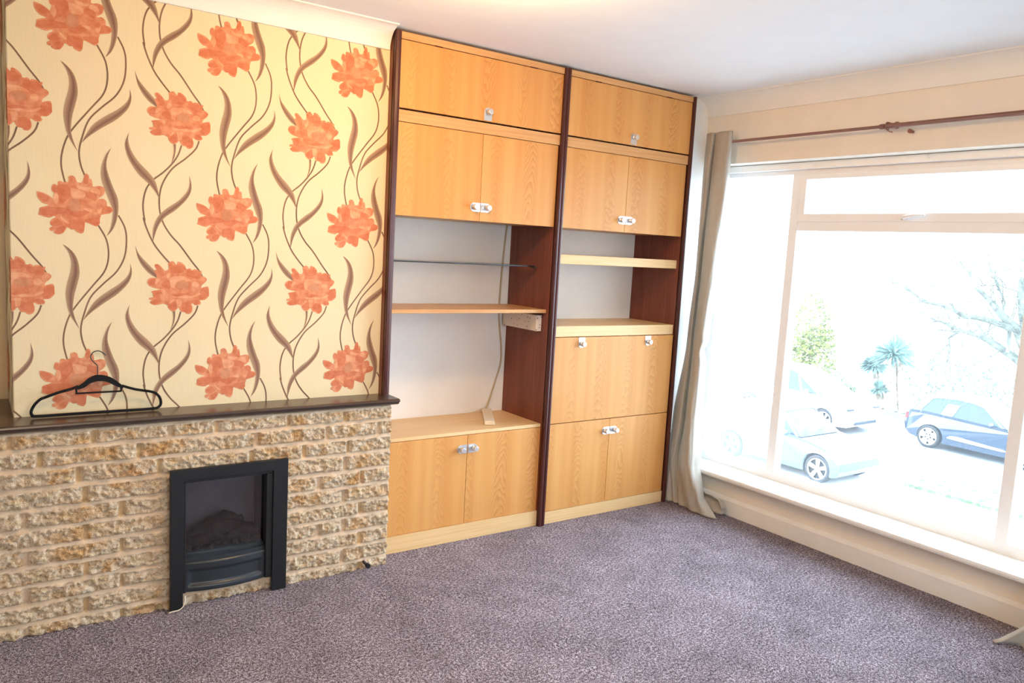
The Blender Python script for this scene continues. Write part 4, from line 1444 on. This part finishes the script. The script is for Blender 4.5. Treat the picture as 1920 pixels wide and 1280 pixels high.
for k, (y0, y1, zt) in enumerate(((11.0, 11.22, 1.9), (10.7, 11.0, 1.7), (11.45, 11.9, 1.4))):
    bm = NB()
    tube(bm, [(24.9, y0, GZ), (24.92, (y0 + y1) / 2 + .05, GZ + zt * .5), (24.9, y1, GZ + zt)], [.15, .12, .10], 10)
    link('trunk', bm, MAT['trunk'], pal)

# bare tree reaching in from the right, standing on the far verge
tree = root('bare_tree', (19.0, 2.3, GZ), 'bare mossy tree spreading branches in from the right outside', 'tree')
BR = [[(18.89,4.4,-1.07),(19.1,4.87,-0.63),(19.08,5.24,-0.39),(18.93,5.63,-0.14),(19.0,5.92,-0.03),(18.98,6.25,0.03),(19.05,6.55,0.08),(19.09,6.9,0.2),(18.88,7.16,0.29)],[(18.86,4.4,-1.07),(19.1,4.7,-0.6),(18.98,4.92,-0.14),(19.08,5.15,0.22),(18.85,5.4,0.51),(18.98,5.64,0.7),(19.07,5.86,0.89),(18.92,6.12,1.14),(19.13,6.42,1.51),(19.12,6.59,1.66)],[(18.86,5.15,0.22),(18.86,5.4,0.3),(19.01,5.74,0.36),(19.13,6.03,0.39),(18.96,6.35,0.42),(18.91,6.64,0.57),(18.98,6.95,0.64),(18.86,7.31,0.69),(18.92,7.54,0.81),(18.98,7.93,1.01),(19.0,8.29,1.21)],[(18.92,5.22,-0.35),(18.92,5.23,-0.09),(18.92,5.24,0.2)],[(18.99,5.78,-0.04),(18.94,5.92,0.19),(18.86,6.05,0.34)],[(19.1,6.48,-0.0),(19.02,6.67,-0.18),(19.04,6.61,-0.46),(18.91,6.59,-0.89)],[(19.15,4.95,0.09),(19.11,5.09,0.57),(18.89,5.1,1.24),(18.95,5.14,1.67),(19.07,5.26,2.24)],[(19.06,5.49,0.56),(19.13,5.51,0.83),(18.98,5.9,1.69),(19.1,6.06,2.1)],[(19.05,5.09,0.57),(18.94,5.18,1.12),(19.03,5.68,1.23),(19.11,6.07,1.23)]]
BRR = [(0.12, 0.02), (0.15, 0.02), (0.085, 0.012), (0.045, 0.05), (0.02, 0.015), (0.03, 0.01), (0.11, 0.04), (0.035, 0.01), (0.03, 0.01)]
random.seed(77)
tw = NB()
def twig(p, d, L, r, depth):
    pts = [p]
    q = p.copy(); dd_ = d.copy()
    n = 4
    for i in range(n):
        dd_ = (dd_ + Vector([random.gauss(0, .22) for _ in range(3)])).normalized()
        q = q + dd_ * L / n
        pts.append(q.copy())
    tube(tw, pts, [r * (1 - .75 * i / n) for i in range(n + 1)], 4, caps=False)
    if depth > 0:
        for k in range(3):
            i = random.randint(1, n)
            d2 = (dd_ + Vector((random.gauss(0, .5), random.gauss(0, .75), random.gauss(0, .65)))).normalized()
            twig(pts[i], d2, L * random.uniform(.5, .8), r * .55, depth - 1)
for br, rr in zip(BR, BRR):
    P3 = [Vector(p) for p in br]
    bm = NB()
    ths = [rr[0] + (rr[1] - rr[0]) * i / (len(P3) - 1) for i in range(len(P3))]
    tube(bm, P3, ths, 8)
    link('branch', bm, MAT['bark'], tree)
    if rr[1] < .045 and rr[0] != .02:
        for i in range(1, len(P3)):
            for k in range(2):
                t_ = random.random()
                p = P3[i - 1].lerp(P3[i], t_)
                d = (P3[i] - P3[i - 1]).normalized()
                d = (d + Vector((random.gauss(0, .4), random.gauss(0, .5), random.gauss(.1, .6)))).normalized()
                twig(p, d, random.uniform(.5, 1.2), .017, 3)
to = link('twigs', tw, MAT['bark'], tree)
to['kind'] = 'stuff'
bm = NB()
tube(bm, [(19.0, 2.3, GZ), (19.0, 2.45, GZ + .8), (19.0, BR[0][0][1], BR[0][0][2])], [.34, .25, .16], 12)
link('trunk', bm, MAT['bark'], tree)
